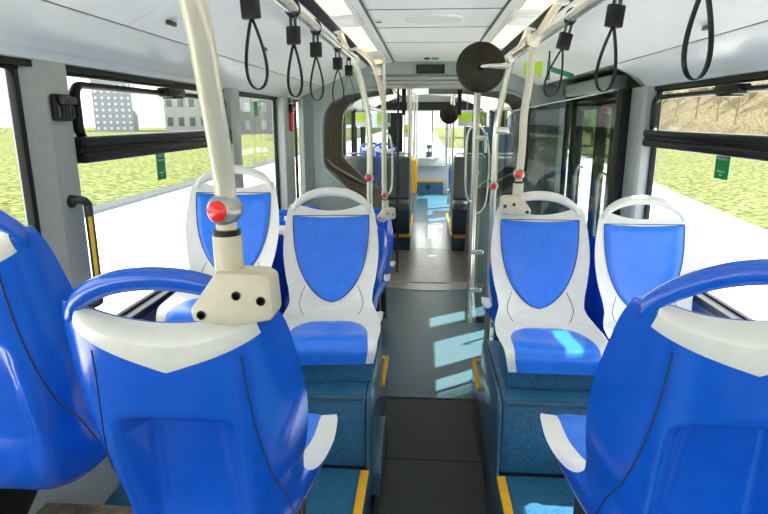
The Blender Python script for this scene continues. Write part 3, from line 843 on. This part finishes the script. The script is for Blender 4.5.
# hanging straps
def strap(x, y, label, turn, zr=1.93, ln=0.0, tilt=0.0):
    t = thing('hand_strap', label, 'strap', (x, y, zr), turn, 'black hanging hand straps')
    t.rotation_euler = (Matrix.Rotation(tilt, 3, 'Y') @ Matrix.Rotation(turn, 3, 'Z')).to_euler()
    k = 28
    MB().loop([(0.024*sin(2*pi*i/k), 0, 0.024*cos(2*pi*i/k)) for i in range(k)], 0.0055, 0.011, (0, 1, 0)).build('ring', M['black'], t)
    b = MB()
    for s in (-1, 1): b.box(-0.004, 0.004, s*0.009-0.003, s*0.009+0.003, -0.06, -0.022)
    b.build('link', M['dgrey'], t)
    MB().box(-0.012, 0.012, -0.021, 0.021, -0.106, -0.052, 0.004).build('slider_block', M['black'], t)
    pts = []
    top = -0.105; bot = -0.262-ln; w = 0.040
    # teardrop loop in the y-z plane
    for i in range(40):
        a = 2*pi*i/40
        q = (1-cos(a))/2            # 0 at top .. 1 at bottom
        z = top+(bot-top)*q
        yy = w*sin(a)*(0.16+0.84*q)**0.8*1.0
        pts.append((0, yy, z))
    MB().loop(pts, 0.0018, 0.0065, (1, 0, 0)).build('loop', M['black'], t)
    return t
strap(-0.41, 1.385, 'black hanging strap nearest the thick cream pole', radians(70), 1.93, 0, -0.06)
strap(-0.41, 1.85, 'black hanging strap second from the camera along the five strap rail', radians(60), 1.93)
strap(-0.41, 2.225, 'black hanging strap in the middle of the five strap rail', radians(65), 1.93)
strap(-0.41, 2.77, 'black hanging strap fourth along the five strap rail', radians(72), 1.93)
strap(-0.41, 3.17, 'black hanging strap last on the five strap rail, in front of the bellows', radians(100), 1.93)
strap(0.478, 2.06, 'black hanging strap on the door side rail farthest from the camera', radians(110), 1.93, 0, 0.22)
strap(0.478, 1.57, 'black hanging strap in the middle of the door side rail', radians(115), 1.93, 0, 0.08)
strap(0.478, 1.10, 'big black strap loop cut by the top edge, nearest on the door side', radians(112), 1.93)

# ------------------------------------------------------------------ joint portals and bellows
def section(sc=1.0, dz=0.0):
    """half opening profile (d,z) from top centre to floor"""
    return [(0.0, 1.885), (0.40, 1.882), (0.60, 1.862), (0.78, 1.835), (0.93, 1.76), (1.0, 1.65), (1.013, 1.52), (1.015, 1.40), (1.015, 1.19), (0.99, 1.13), (0.78, 0.93), (0.56, 0.78), (0.50, 0.66), (0.48, 0.0)]
def full(off=0.0):
    h = section()
    pts = [(CX+d, z) for d, z in h]+[(CX-d, z) for d, z in h[::-1][:-1]]
    if off:
        out = []
        for x, z in pts:
            v = Vector((x-CX, z-1.0)); l = v.length
            out.append((CX+v.x*(l+off)/l, 1.0+v.y*(l+off)/l if z > 0.02 else 0.0))
        pts = out
    return pts
def ring_plate(nm, y0, y1, mat):
    """plate filling the body section except the opening"""
    inn = full()
    out = []
    for x, z in inn:
        v = Vector((x-CX, z-1.0)); t = 9
        for lim, comp in ((1.22, abs(v.x)), ):
            if comp > 1e-6: t = min(t, lim/comp)
        if v.y > 0: t = min(t, 1.13/v.y)
        if v.y < 0: t = min(t, 1.0/(-v.y))
        out.append((CX+v.x*t, 1.0+v.y*t))
    # insert the box corners by snapping nearest
    for cx, cz in ((CX+1.22, 2.13), (CX-1.22, 2.13), (CX+1.22, 0.0), (CX-1.22, 0.0)):
        k = min(range(len(out)), key=lambda i: (out[i][0]-cx)**2+(out[i][1]-cz)**2)
        out[k] = (cx, cz)
    b = MB(); n = len(inn)
    vs = [(x, y0, z) for x, z in inn]+[(x, y0, z) for x, z in out]+[(x, y1, z) for x, z in inn]+[(x, y1, z) for x, z in out]
    fs = []
    for i in range(n-1):
        fs += [(i, i+1, n+i+1, n+i), (2*n+i, 3*n+i, 3*n+i+1, 2*n+i+1), (i, 2*n+i, 2*n+i+1, i+1)]
    b.add(vs, fs)
    return struct(nm, b, mat)
ring_plate('portal_near', 5.52, 5.60, M['portal'])
ring_plate('portal_far', 6.88, 6.95, M['portal'])
# raised rounded rim round the near opening
inn = full(0.0)
struct('portal_rim', MB().tube([Vector((x, 5.515, z)) for x, z in inn], 0.018, 8), M['portal'])
# side pillar covers between last window and portal
struct('portal_cover_left', MB().prism([(XL, 5.40), (XL+0.05, 5.40), (XL+0.13, 5.54), (XL, 5.54)], 'z', 0.0, 1.80, 0.004), M['portal'])
struct('portal_cover_right', MB().prism([(XR, 5.36), (XR-0.05, 5.36), (XR-0.13, 5.54), (XR, 5.54)], 'z', 0.0, 1.80, 0.004), M['portal'])
# bellows: folded concertina skin
def bellows():
    b = MB(); ny = 56; base = full(0.0); n = len(base)
    for j in range(ny+1):
        y = 5.6+(6.88-5.6)*j/ny
        tri = abs(((j/4.0) % 1)*2-1)
        off = 0.01+0.075*tri
        ring = full(off)
        # top bulges less
        b.v += [(x, y, min(z, 1.885+0.5*off)) for x, z in ring]
    for j in range(ny):
        for i in range(n-1):
            a = j*n+i; b.f.append((a, a+1, a+n+1, a+n))
    return b
struct('bellows', bellows(), M['bellow'], sharp=20)
M['rib'] = plastic('bellows_rib', (0.26, 0.24, 0.18), 0.35, 0.15, metal=0.4)
for k in range(9):
    y = 5.66+k*0.135
    struct('bellows_rib_%d' % k, MB().tube([Vector((x, y, z)) for x, z in full(-0.002)], 0.0075, 8), M['rib'])
for sg in (-1, 1):
    struct('bellows_lip_%s' % ('left' if sg < 0 else 'right'), MB().tube([Vector(p) for p in ((CX+sg*0.985, 5.56, 1.22), (CX+sg*0.955, 5.60, 1.165), (CX+sg*0.90, 5.75, 1.10), (CX+sg*0.70, 6.3, 0.90), (CX+sg*0.56, 6.84, 0.78))], 0.018, 10, 5), M['rib'])
struct('bellows_cover', MB().box(-1.2, 1.27, 5.6, 6.9, 2.02, 2.03).box(-1.21, -1.2, 5.6, 6.9, 0, 2.02).box(1.27, 1.28, 5.6, 6.9, 0, 2.02), M['bellow'])
# bulkhead above the opening
struct('bulkhead', MB().prism([(5.50, 2.112), (5.50, 2.00), (5.515, 1.985), (5.60, 1.985), (5.60, 2.112)], 'x', CX-0.62, CX+0.62, 0.004), M['portal'])
for i, (z, r, yy) in enumerate(((1.965, 0.016, 5.50), (1.928, 0.016, 5.50), (1.893, 0.02, 5.505))):
    struct('trim_%d' % (20+i), MB().tube([(CX-0.50+i*0.03, yy, z), (CX+0.56-i*0.03, yy, z)], r, 12), M['post'])
t = thing('display_panel', 'black destination display set in the grey bulkhead', 'display', (0.043, 5.49, 2.045))
MB().box(-0.13, 0.13, -0.004, 0.012, -0.04, 0.04, 0.004).build('bezel', M['black'], t)
MB().box(-0.118, 0.118, -0.007, -0.003, -0.03, 0.03).build('screen', M['display'], t)
t = thing('ceiling_marker', 'tiny green and black marker strip on the ceiling before the display', 'sign', (0.05, 5.2, 2.108))
MB().box(-0.065, -0.02, -0.03, 0.03, -0.006, 0.004).build('plate', M['black'], t)
MB().box(0.0, 0.06, -0.03, 0.03, -0.007, 0.004).build('mark', M['green'], t)
# black hanging rubber strips in the joint
for x, lab in ((-0.205, 'black rubber strip hanging from the joint roof on the strap rail side'), (0.325, 'black rubber strip hanging from the joint roof beside the big disc mirror')):
    c = (x, 5.66, 1.92)
    tag(MB().box(x-0.02, x+0.02, 5.65, 5.67, 1.635, 1.92, 0.004).build('rubber_strip', M['black'], None, c), lab, 'strip')

# ------------------------------------------------------------------ door and screens (right side)
def door():
    y0, y1, z0, z1 = 3.68, 5.0, 0.02, 1.755
    d = struct('door_1', MB().box(XR-0.03, XR+0.03, y0, y0+0.06, z0, z1, 0.006).box(XR-0.03, XR+0.03, y1-0.17, y1, z0, z1, 0.006).box(XR-0.03, XR+0.03, y0, y1, z1-0.05, z1, 0.006).box(XR-0.03, XR+0.03, y0, y1, z0, z0+0.08, 0.006), M['black'])
    ym = 4.20
    for a, c in ((y0+0.06, ym), (ym+0.1, y1-0.17)):
        MB().box(XR-0.004, XR+0.004, a, c, z0+0.08, z1-0.05).build('door_glass', M['glass'], d)
        f = MB()
        f.box(XR-0.02, XR+0.02, a, a+0.03, z0+0.08, z1-0.05, 0.005).box(XR-0.02, XR+0.02, c-0.03, c, z0+0.08, z1-0.05, 0.005)
        f.box(XR-0.02, XR+0.02, a, c, z0+0.08, z0+0.15, 0.005).box(XR-0.02, XR+0.02, a, c, z1-0.09, z1-0.05, 0.005)
        f.build('leaf_frame', M['black'], d)
        MB().tube([(XR-0.02, (a+c)/2, 0.7), (XR-0.07, (a+c)/2, 0.74), (XR-0.07, (a+c)/2, 1.2), (XR-0.02, (a+c)/2, 1.24)], 0.012, 10, 4).build('door_handle', M['rail'], d)
    MB().box(XR-0.015, XR+0.015, ym, ym+0.1, z0, z1-0.05, 0.005).build('middle_seal', M['black'], d)
door()
struct('wall_right_door_side', MB().box(XR, XR+0.05, 5.0, 5.1, SILL, 1.755).box(XR, XR+0.05, 5.38, 5.52, SILL, 1.755).box(XR, XR+0.05, 3.5, 3.68, -0.3, 1.755), M['black'])
window(1, 5.10, 5.38, False)
t = thing('glass_screen', 'smoked glass screen between the door side seats and the door, slanted top edge', 'screen', (0.46, 3.38, 0.05))
MB().prism([(0.455, 0.06), (1.065, 0.06), (1.065, 1.757), (1.03, 1.75), (0.50, 1.645), (0.46, 1.60)], 'y', 3.376, 3.384).build('pane', M['screen'], t, (0.46, 3.38, 0.05))
MB().tube([(0.46, 3.38, 1.60), (0.50, 3.38, 1.645), (1.03, 3.38, 1.75), (1.065, 3.38, 1.757)], 0.0032, 8).build('edge_trim', M['rail'], t, (0.46, 3.38, 0.05))
MB().box(0.455, 1.065, 3.37, 3.39, 0.0, 0.065, 0.004).build('foot_channel', M['dgrey'], t, (0.46, 3.38, 0.05))
t = thing('clear_panel', 'narrow clear guard panel clamped to the slim floor pole', 'screen', (0.52, 4.4, 0.05))
MB().box(0.435, 0.60, 4.396, 4.404, 0.05, 1.62).build('pane', M['clear'], t, (0.52, 4.4, 0.05))
MB().box(0.435, 0.60, 4.39, 4.41, 0.0, 0.05).build('foot_channel', M['dgrey'], t, (0.52, 4.4, 0.05))
# dark partition far right
t = thing('driver_partition', 'tall dark blue partition in the far car behind the floor pole', 'partition', (0.86, 8.0, 0.2))
MB().box(-0.31, 0.33, -0.02, 0.02, 0.0, 1.30, 0.01).build('panel', M['slateblue'], t)
MB().box(-0.33, -0.30, -0.03, 0.03, 0.0, 1.32, 0.006).build('edge_post', M['steel'], t)
MB().box(-0.05, -0.01, -0.03, -0.018, 0.95, 1.22, 0.004).build('notice_strip', M['ink'], t)
# small orange lamp visible through the door glass top
t = thing('door_warning_lamp', 'small orange warning lamp at the top of the door glass', 'lamp', (XR-0.03, 4.05, 1.66))
MB().box(-0.02, 0.012, -0.05, 0.05, -0.022, 0.022, 0.006).build('housing', M['orange'], t)
MB().box(-0.024, -0.018, -0.022, 0.022, -0.012, 0.012).build('lens', M['black'], t)

# ------------------------------------------------------------------ fittings on the posts and windows
# black ribbed control box on the near left post
c = (XL+0.015, 1.80, 1.635)
t = thing('control_box', 'dark ribbed control box screwed on the grey window post', 'box', c)
MB().box(0.0, 0.022, -0.045, 0.045, -0.042, 0.042, 0.008).build('housing', M['black'], t)
for k in range(5):
    MB().box(0.02, 0.030, -0.040+k*0.017, -0.030+k*0.017, -0.034, 0.005, 0.003).build('rib', M['dgrey'], t)
MB().box(0.02, 0.038, -0.03, 0.045, 0.01, 0.034, 0.005).build('knob_bar', M['dgrey'], t)
# handle with yellow grip
c = (XL+0.015, 1.82, 1.335)
t = thing('grab_bar', 'black upright grab handle with a yellow strip on the window post', 'handle', c)
MB().tube([Vector(p) for p in ((0.0, -0.02, 0.0), (0.025, -0.01, 0.005), (0.034, 0.012, -0.01), (0.036, 0.016, -0.05), (0.036, 0.016, -0.32), (0.03, 0.012, -0.36), (0.0, 0.0, -0.365))], 0.014, 12, 5).build('grip', M['dgrey'], t)
MB().tube([(0.0, -0.02, 0.0), (0.008, -0.02, 0.0)], 0.022, 14).build('mount', M['dgrey'], t)
MB().tube([(0.042, 0.008, -0.055), (0.042, 0.008, -0.315)], 0.007, 10).build('yellow_strip', M['yel2'], t)
# red emergency hammer and green tag
c = (XL+0.062, 4.80, 1.60)
t = thing('emergency_hammer', 'red emergency hammer in its holder on the far window post', 'hammer', c)
MB().box(0.0, 0.03, -0.035, 0.035, 0.05, 0.12, 0.006).build('holder', M['black'], t)
MB().box(0.0, 0.028, -0.028, 0.022, -0.10, 0.05, 0.010).build('handle', M['red'], t)
MB().box(0.03, 0.045, -0.05, 0.05, 0.07, 0.10, 0.006).build('head', M['red'], t)
MB().box(0.0, 0.012, -0.04, 0.03, 0.13, 0.165, 0.003).build('holder_tag', M['green'], t)
c = (XL-0.022, 4.1, 1.67)
tag(MB().box(c[0], c[0]+0.003, 4.06, 4.16, 1.62, 1.72).build('green_tag', M['green'], None, c), 'small green tag on the narrow window before the far post', 'sticker')

def text_mesh(body, size):
    cu = bpy.data.curves.new('lettering', 'FONT'); cu.body = body; cu.size = size; cu.align_x = 'CENTER'; cu.align_y = 'CENTER'
    cu.extrude = 0.0003; cu.space_line = 0.95
    o = bpy.data.objects.new('tmp_text', cu); COL.objects.link(o)
    dg = bpy.context.evaluated_depsgraph_get()
    me = bpy.data.meshes.new_from_object(o.evaluated_get(dg))
    bpy.data.objects.remove(o)
    me.materials.clear(); me.materials.append(M['ink'])
    return me
def exit_sticker(x, y, z, w, h, side, label):
    s = 1 if side < 0 else -1
    t = thing('exit_sticker', label, 'sticker', (x, y, z), radians(90)*s)
    # local: x along wall, -y... face normal is -Y local
    MB().box(-w/2, w/2, 0, 0.003, -h/2, h/2).build('sheet', M['green'], t)
    for k, (body, size, dz) in enumerate((('SALIDA DE', w*0.155, h*0.36), ('EMERGENCIA', w*0.145, h*0.2), ('EMERGENCY', w*0.10, -h*0.25), ('EXIT', w*0.10, -h*0.37))):
        me = text_mesh(body, size)
        o = bpy.data.objects.new('lettering', me); COL.objects.link(o); o.parent = t
        o.rotation_euler = (pi/2, 0, 0); o.location = (0, -0.001, dz)
exit_sticker(XL-0.022, 2.56, 1.392, 0.085, 0.125, -1, 'green emergency exit sticker on the window by the white buildings')
exit_sticker(XR+0.022, 2.56, 1.41, 0.115, 0.122, 1, 'green emergency exit sticker on the window facing the bare trees')

# lime and teal signs stuck on the sloping panel above the door
def panel_sign(nm, d0, d1, y0, y1, mat, label):
    z = lambda d: 1.893+(1.0-d)*0.4174-0.002 if d > 0.8 else 1.9765+(0.8-d)*0.385-0.002+0.0085
    pts = [(CX+d0, z(d0)-0.003), (CX+d1, z(d1)-0.003), (CX+d1, z(d1)), (CX+d0, z(d0))]
    c = (CX+d0, y0, z(d0))
    return tag(MB().prism(pts, 'y', y0, y1).build(nm, M[mat], None, c), label, 'sign')
# hanging plates read from the aisle
c = (0.66, 3.75, 1.90)
t = thing('lime_sign', 'lime green speech bubble sign hanging over the door side', 'sign', c)
MB().prism([(-0.055, 0.045), (0.058, 0.045), (0.058, -0.02), (0.05, -0.05), (0.035, -0.03), (-0.03, -0.03), (-0.055, -0.04)], 'y', -0.002, 0.002).build('plate', M['lime'], t)
MB().box(-0.008, 0.008, -0.002, 0.002, 0.04, 0.13).build('hanger', M['black'], t)
c = (0.80, 3.75, 1.895)
t = thing('teal_sign', 'dark teal corner sign plate next to the lime sign', 'sign', c)
MB().box(-0.055, -0.035, -0.003, 0.003, -0.06, 0.05).build('side_plate', M['teal'], t)
MB().prism([(-0.03, -0.012), (0.11, -0.055), (0.11, -0.025), (-0.03, 0.02)], 'y', -0.003, 0.003).build('plate', M['teal'], t)
MB().box(-0.05, -0.04, -0.002, 0.002, 0.05, 0.11).build('hanger', M['black'], t)
# lime notices on white boards in the far car
def board(x, y, z, w, label):
    t = thing('notice_board', label, 'sign', (x, y, z), group='white boards with lime notices')
    MB().box(-w, w, 0, 0.02, -0.075, 0.12, 0.004).build('board', M['bwhite'], t)
    MB().box(-w*0.9, w*0.45, -0.004, 0.0, 0.0, 0.10).build('lime_notice', M['lime'], t)
    MB().box(w*0.6, w*0.95, -0.004, 0.0, -0.02, 0.12).build('teal_strip', M['teal'], t)
    MB().box(-0.006, 0.006, 0.005, 0.015, 0.11, 2.06-z).build('hanger', M['steel'], t)
board(-0.86, 8.05, 1.57, 0.095, 'white board with a lime notice nearest the far window')
board(-0.57, 8.05, 1.57, 0.095, 'white board with a lime notice between the far poles')
board(-0.27, 8.95, 1.40, 0.05, 'small white board with a lime notice above the dark bench')
board(0.56, 7.9, 1.58, 0.12, 'white board with a lime notice on the disc mirror side')

# far car front: dashboard, windscreen, fittings
struct('wall_front', MB().box(XL, XR, 12.6, 12.66, -0.05, 0.66).box(XL, XR, 12.6, 12.66, 1.76, 2.2), M['bwhite'])
struct('trim_30', MB().box(-0.9, 0.42, 12.56, 12.62, 0.03, 0.255).build and MB().box(-0.9, 0.42, 12.56, 12.62, 0.0, 0.255), M['farblue'])
struct('trim_31', MB().box(-0.9, 0.42, 12.54, 12.6, 0.255, 0.295), M['yellow'])
struct('trim_32', MB().box(XL, XR, 12.4, 12.62, 1.78, 1.95), M['black'])
struct('window_40', MB().box(XL, XR, 12.64, 12.65, 0.66, 1.76), M['glass'])
struct('dashboard', MB().prism([(12.35, 0.62), (12.6, 0.66), (12.6, 0.82), (12.45, 0.78)], 'x', -1.1, 0.45, 0.01), M['wall'])
struct('trim_33', MB().box(0.14, 0.18, 12.58, 12.63, 0.66, 1.76).box(-0.25, -0.20, 12.58, 12.63, 0.66, 1.76).box(0.44, 0.50, 12.58, 12.63, 0.66, 1.76), M['post'])
for x in (0.06, 0.11):
    MBc = (x, 12.55, 0.14)
    tag(MB().box(x-0.016, x+0.016, 12.54, 12.56, 0.10, 0.20, 0.003).build('floor_socket', M['black'], None, MBc), 'small black slot in the far blue front base, %s' % ('first of the pair' if x < 0.1 else 'second of the pair'), 'vent', 'pair of slots in the far blue base')
t = thing('fare_machine', 'small dark fare machine against the bright windscreen', 'machine', (0.09, 12.42, 0.80))
MB().box(-0.06, 0.06, -0.05, 0.05, 0.0, 0.13, 0.012).build('body', M['slate'], t)
MB().tube([(0, 0, 0.12), (0, 0, 0.19)], 0.02, 10).build('stem', M['slate'], t)
MB().box(-0.05, 0.05, -0.03, 0.03, 0.18, 0.27, 0.02).build('head', M['slate'], t)
t = thing('driver_cab', 'dark driver cab panel at the far end by the windscreen', 'cab', (-0.62, 11.7, 0.004))
MB().box(-0.5, 0.22, 0.0, 0.04, 0.0, 0.95, 0.01).build('lower_panel', M['bwhite'], t)
MB().box(-0.12, 0.18, 0.0, 0.05, 0.95, 1.72, 0.01).build('upper_panel', M['black'], t)
MB().box(-0.5, -0.12, 0.01, 0.03, 0.95, 1.72).build('cab_glass', M['screen'], t)
MB().box(0.19, 0.23, -0.01, 0.05, 0.0, 2.04, 0.006).build('cab_post', M['rail'], t)
t = thing('yellow_screen', 'yellow padded screen beside the far aisle', 'screen', (-0.175, 9.3, 0.004))
MB().box(-0.06, 0.06, -0.3, 0.3, 0.45, 0.98, 0.03, 3).build('pad', M['yellow'], t)
MB().tube([(0, -0.28, 0.0), (0, -0.28, 0.95)], 0.016, 10).build('post', M['rail'], t)
MB().tube([(0, 0.28, 0.0), (0, 0.28, 0.95)], 0.016, 10).build('post', M['rail'], t)

# ------------------------------------------------------------------ outside
GZ = -0.36
struct('ground', MB().box(-120, 120, -60, 140, GZ-0.4, GZ-0.02), M['grass'])
struct('road_left', MB().box(-6.9, -1.4, -60, 140, GZ-0.1, GZ), M['road'])
struct('kerb_left', MB().box(-7.35, -6.9, -60, 140, GZ-0.1, GZ+0.08), M['curb'])
struct('pavement_right', MB().prism([(1.4, -30), (5.2, -30), (6.0, 9.0), (6.75, 15), (7.6, 21.0), (9.5, 40), (1.4, 40)], 'z', GZ-0.1, GZ), M['road'])
struct('road_front', MB().box(-1.4, 1.4, 14, 139, GZ-0.1, GZ), M['road'])
def hill(x0, x1, h):
    b = MB()
    def fn(a, c):
        y = -60+c*220; x = x0+(x1-x0)*a
        z = GZ-0.1+h*a**0.8+0.8*a*(sin(y*0.23)+sin(y*0.11+x*0.2))
        return Vector((x, y, z))
    b.grid(fn, 16, 60, x1 < x0)
    return b
struct('hillside', hill(21, 46, 11.0), M['hill'])

# bare trees on the hillside
def make_tree(seed, H):
    rnd = random.Random(seed)
    tr = MB(); tw = MB()
    tr.tube([(0, 0, -0.5), (0.05*H*rnd.uniform(-1, 1), 0.03*H, H*0.4), (0.04*H*rnd.uniform(-1, 1), 0, H*0.75)], [H*0.012, H*0.010, H*0.006], 7, 0)
    def branch(p, d, l, r, lev):
        q = p+d*l
        tw.tube([p, q], [r, r*0.5], 3)
        if lev:
            for _ in range(4):
                nd = (d+Vector((rnd.uniform(-1, 1), rnd.uniform(-1, 1), rnd.uniform(-0.2, 0.9)))*0.75).normalized()
                branch(p+d*l*rnd.uniform(0.45, 1.0), nd, l*rnd.uniform(0.5, 0.75), r*0.55, lev-1)
    for k in range(9):
        a = rnd.uniform(0, 2*pi); z = H*rnd.uniform(0.22, 0.74)
        branch(Vector((0, 0, z)), Vector((cos(a), sin(a), rnd.uniform(0.5, 1.2))).normalized(), H*rnd.uniform(0.18, 0.28), H*0.012, 4)
    return tr, tw
TREES = [make_tree(s, 9.0) for s in (3, 11, 23)]
TM = [(a.mesh('trunk', M['bark']), b.mesh('branches', M['bark'])) for a, b in TREES]
rnd = random.Random(5)
GT = 'bare trees on the hillside'
for i in range(34):
    row = i % 2
    y = 16+(i//2)*4.3+row*2.1+rnd.uniform(-0.5, 0.5); x = 24+row*7+rnd.uniform(-0.6, 0.6)
    t = thing('bare_tree', 'bare brown leafless tree on the wooded hillside beyond the grass', 'tree', (x, y, GZ-0.3+11*((x-21)/25)**0.8), rnd.uniform(0, 6.28), GT)
    s = rnd.uniform(0.5, 0.6); t.scale = (s, s, s)
    for me in TM[i % 3]:
        o = bpy.data.objects.new(me.name.split('.')[0], me); COL.objects.link(o); o.parent = t
# saplings by the kerb on the left
for i, (x, y, s, lab) in enumerate(((-11.0, 11.2, 0.33, 'thin bare sapling on the verge before the high rise'), (-8.4, 5.4, 0.2, 'thin bare sapling near the kerb under the hopper window'), (-13, 15.4, 0.34, 'thin bare sapling behind the kerb before the long white building'))):
    t = thing('sapling', lab, 'tree', (x, y, GZ-0.02), i*2.0)
    t.scale = (s, s, s)
    for me in TM[i % 3]:
        o = bpy.data.objects.new(me.name.split('.')[0], me); COL.objects.link(o); o.parent = t
# leafy trees beyond the door and the windscreen
def leafy(seed, R):
    rnd = random.Random(seed); bm = bmesh.new()
    bmesh.ops.create_icosphere(bm, subdivisions=4, radius=R)
    from mathutils import noise
    for v in bm.verts:
        n = v.co.normalized(); v.co *= 0.85+0.35*noise.noise(n*2.2+Vector((seed, 0, 0)))+0.22*noise.noise(n*7+Vector((seed, 3, 0)))
        v.co.z *= 1.15
    return MB().bm(bm)
LM = [leafy(s, 2.2).mesh('crown', M['evergreen']) for s in (1, 5)]
tk = MB().tube([(0, 0, -0.2), (0.05, 0, 2.6)], [0.2, 0.12], 10).mesh('trunk', M['bark'])
for i, (x, y, z, s, lab) in enumerate(((11.0, 34, 2.6, 1.0, 'green leafy tree seen through the door glass'), (13.0, 46, 2.6, 1.1, 'green leafy tree behind the one seen through the door'), (7.2, 45, 2.6, 1.0, 'green leafy tree by the road seen past the dark partition'), (-9, 60, 2.8, 1.5, 'green leafy tree across the road seen beyond the far windows'), (8, 66, 2.8, 1.4, 'green leafy tree far ahead beyond the windscreen'))):
    t = thing('leafy_tree', lab, 'tree', (x, y, GZ), i*1.3); t.scale = (s, s, s)
    o = bpy.data.objects.new('crown', LM[i % 2]); COL.objects.link(o); o.parent = t; o.location = (0, 0, 3.0)
    o = bpy.data.objects.new('trunk', tk); COL.objects.link(o); o.parent = t

# buildings on the left
def building(label, x, y, rz, w, d, h, mat, rows, cols, winmat='bwin', ww=0.5, wh=0.55, bands=False):
    """front face at local y=0 facing -y, width along x"""
    t = thing('building', label, 'building', (x, y, GZ), rz)
    MB().box(-w/2, w/2, 0, d, -0.2, h).box(-w/2-0.2, w/2+0.2, -0.2, d+0.2, h, h+0.3).build('walls', M[mat], t)
    dx = w/cols; dz = h/rows
    me = MB().box(-dx*ww/2, dx*ww/2, -0.08, 0.05, -dz*wh/2, dz*wh/2).mesh('window', M[winmat])
    for r in range(rows):
        for k in range(cols):
            o = bpy.data.objects.new('window', me); COL.objects.link(o); o.parent = t
            o.location = (-w/2+dx*(k+0.5), 0, dz*(r+0.5))
    return t
# ray directions: placed where they stand across the road
def polar(dx, dist): return (dx*dist, dist)
building('grey blue high rise block of flats seen past the hopper window', -50.4, 92, radians(22), 5.8, 10, 8.6, 'bblue', 9, 6, 'bwhite', 0.35, 0.4)
building('long white modern building with dark square windows', -37.6, 95, radians(16), 10.5, 12, 9.2, 'facade', 3, 6, 'bwin', 0.48, 0.45)
building('low pale building wing beyond the big cream pole', -43.0, 112, radians(16), 6.0, 10, 4.0, 'facade', 2, 4, 'bwin', 0.3, 0.4)
building('dark grey building beyond the narrow windows', -24, 78, radians(12), 11, 10, 7.0, 'bgrey', 3, 5, 'bblue', 0.3, 0.5)
building('tall grey blue tower at the edge of the first window', -62, 60, radians(40), 14, 10, 15.0, 'bblue', 10, 8, 'bwhite', 0.3, 0.35)
# parked car
t = thing('car', 'small silver car parked by the grass before the dark grey building', 'car', (-19.5, 55, GZ), radians(80))
bd = [(-2.0, 0.35), (2.0, 0.35), (2.05, 0.75), (1.2, 0.9), (0.7, 1.4), (-0.9, 1.42), (-1.6, 0.95), (-2.05, 0.85)]
MB().prism(bd, 'y', -0.8, 0.8, 0.08).build('body', M['carpaint'], t)
MB().prism([(1.05, 0.92), (0.62, 1.33), (-0.82, 1.35), (-1.35, 0.97)], 'y', -0.82, 0.82, 0.02).build('windows', M['bwin'], t)
for x in (-1.3, 1.3):
    for y in (-0.78, 0.78):
        MB().lathe([(0, -0.1), (0.32, -0.1), (0.34, 0), (0.32, 0.1), (0, 0.1)], (x, y, 0.33), (0, 1, 0), 20).build('wheel', M['black'], t)

# ------------------------------------------------------------------ light, sky, camera
w = bpy.data.worlds.new('World'); SC.world = w; w.use_nodes = True
nt = w.node_tree; bg = nt.nodes['Background']
sky = nt.nodes.new('ShaderNodeTexSky'); sky.sky_type = 'HOSEK_WILKIE'
SUN = Vector((1.0, 0.72, 1.42)).normalized()
sky.sun_direction = SUN; sky.turbidity = 4.0; sky.ground_albedo = 0.5
mx = nt.nodes.new('ShaderNodeMix'); mx.data_type = 'RGBA'; mx.inputs['Factor'].default_value = 0.88
nt.links.new(sky.outputs['Color'], mx.inputs['A']); mx.inputs['B'].default_value = (1.0, 0.985, 0.955, 1)
nt.links.new(mx.outputs['Result'], bg.inputs['Color'])
bg.inputs['Strength'].default_value = 1.0
sd = bpy.data.lights.new('sun', 'SUN'); sd.energy = 5.0; sd.angle = radians(0.6); sd.color = (1.0, 0.95, 0.87)
so = bpy.data.objects.new('sun', sd); COL.objects.link(so)
so.rotation_euler = SUN.to_track_quat('Z', 'Y').to_euler(); so.location = (20, 15, 30)

cam = bpy.data.cameras.new('camera'); co = bpy.data.objects.new('camera', cam); COL.objects.link(co)
co.location = (0, 0, 1.6)
co.rotation_euler = (radians(90-13.61), 0, radians(4.0))
cam.sensor_width = 36.0; cam.lens = 570/768*36.0; cam.clip_start = 0.03; cam.clip_end = 500
SC.camera = co
SC.view_settings.view_transform = 'Standard'; SC.view_settings.look = 'None'
SC.view_settings.exposure = 1.95; SC.view_settings.gamma = 1.0; SC.view_settings.use_curve_mapping = False
SC.cycles.max_bounces = 10; SC.cycles.diffuse_bounces = 6; SC.cycles.transparent_max_bounces = 16
SC.cycles.sample_clamp_indirect = 8.0
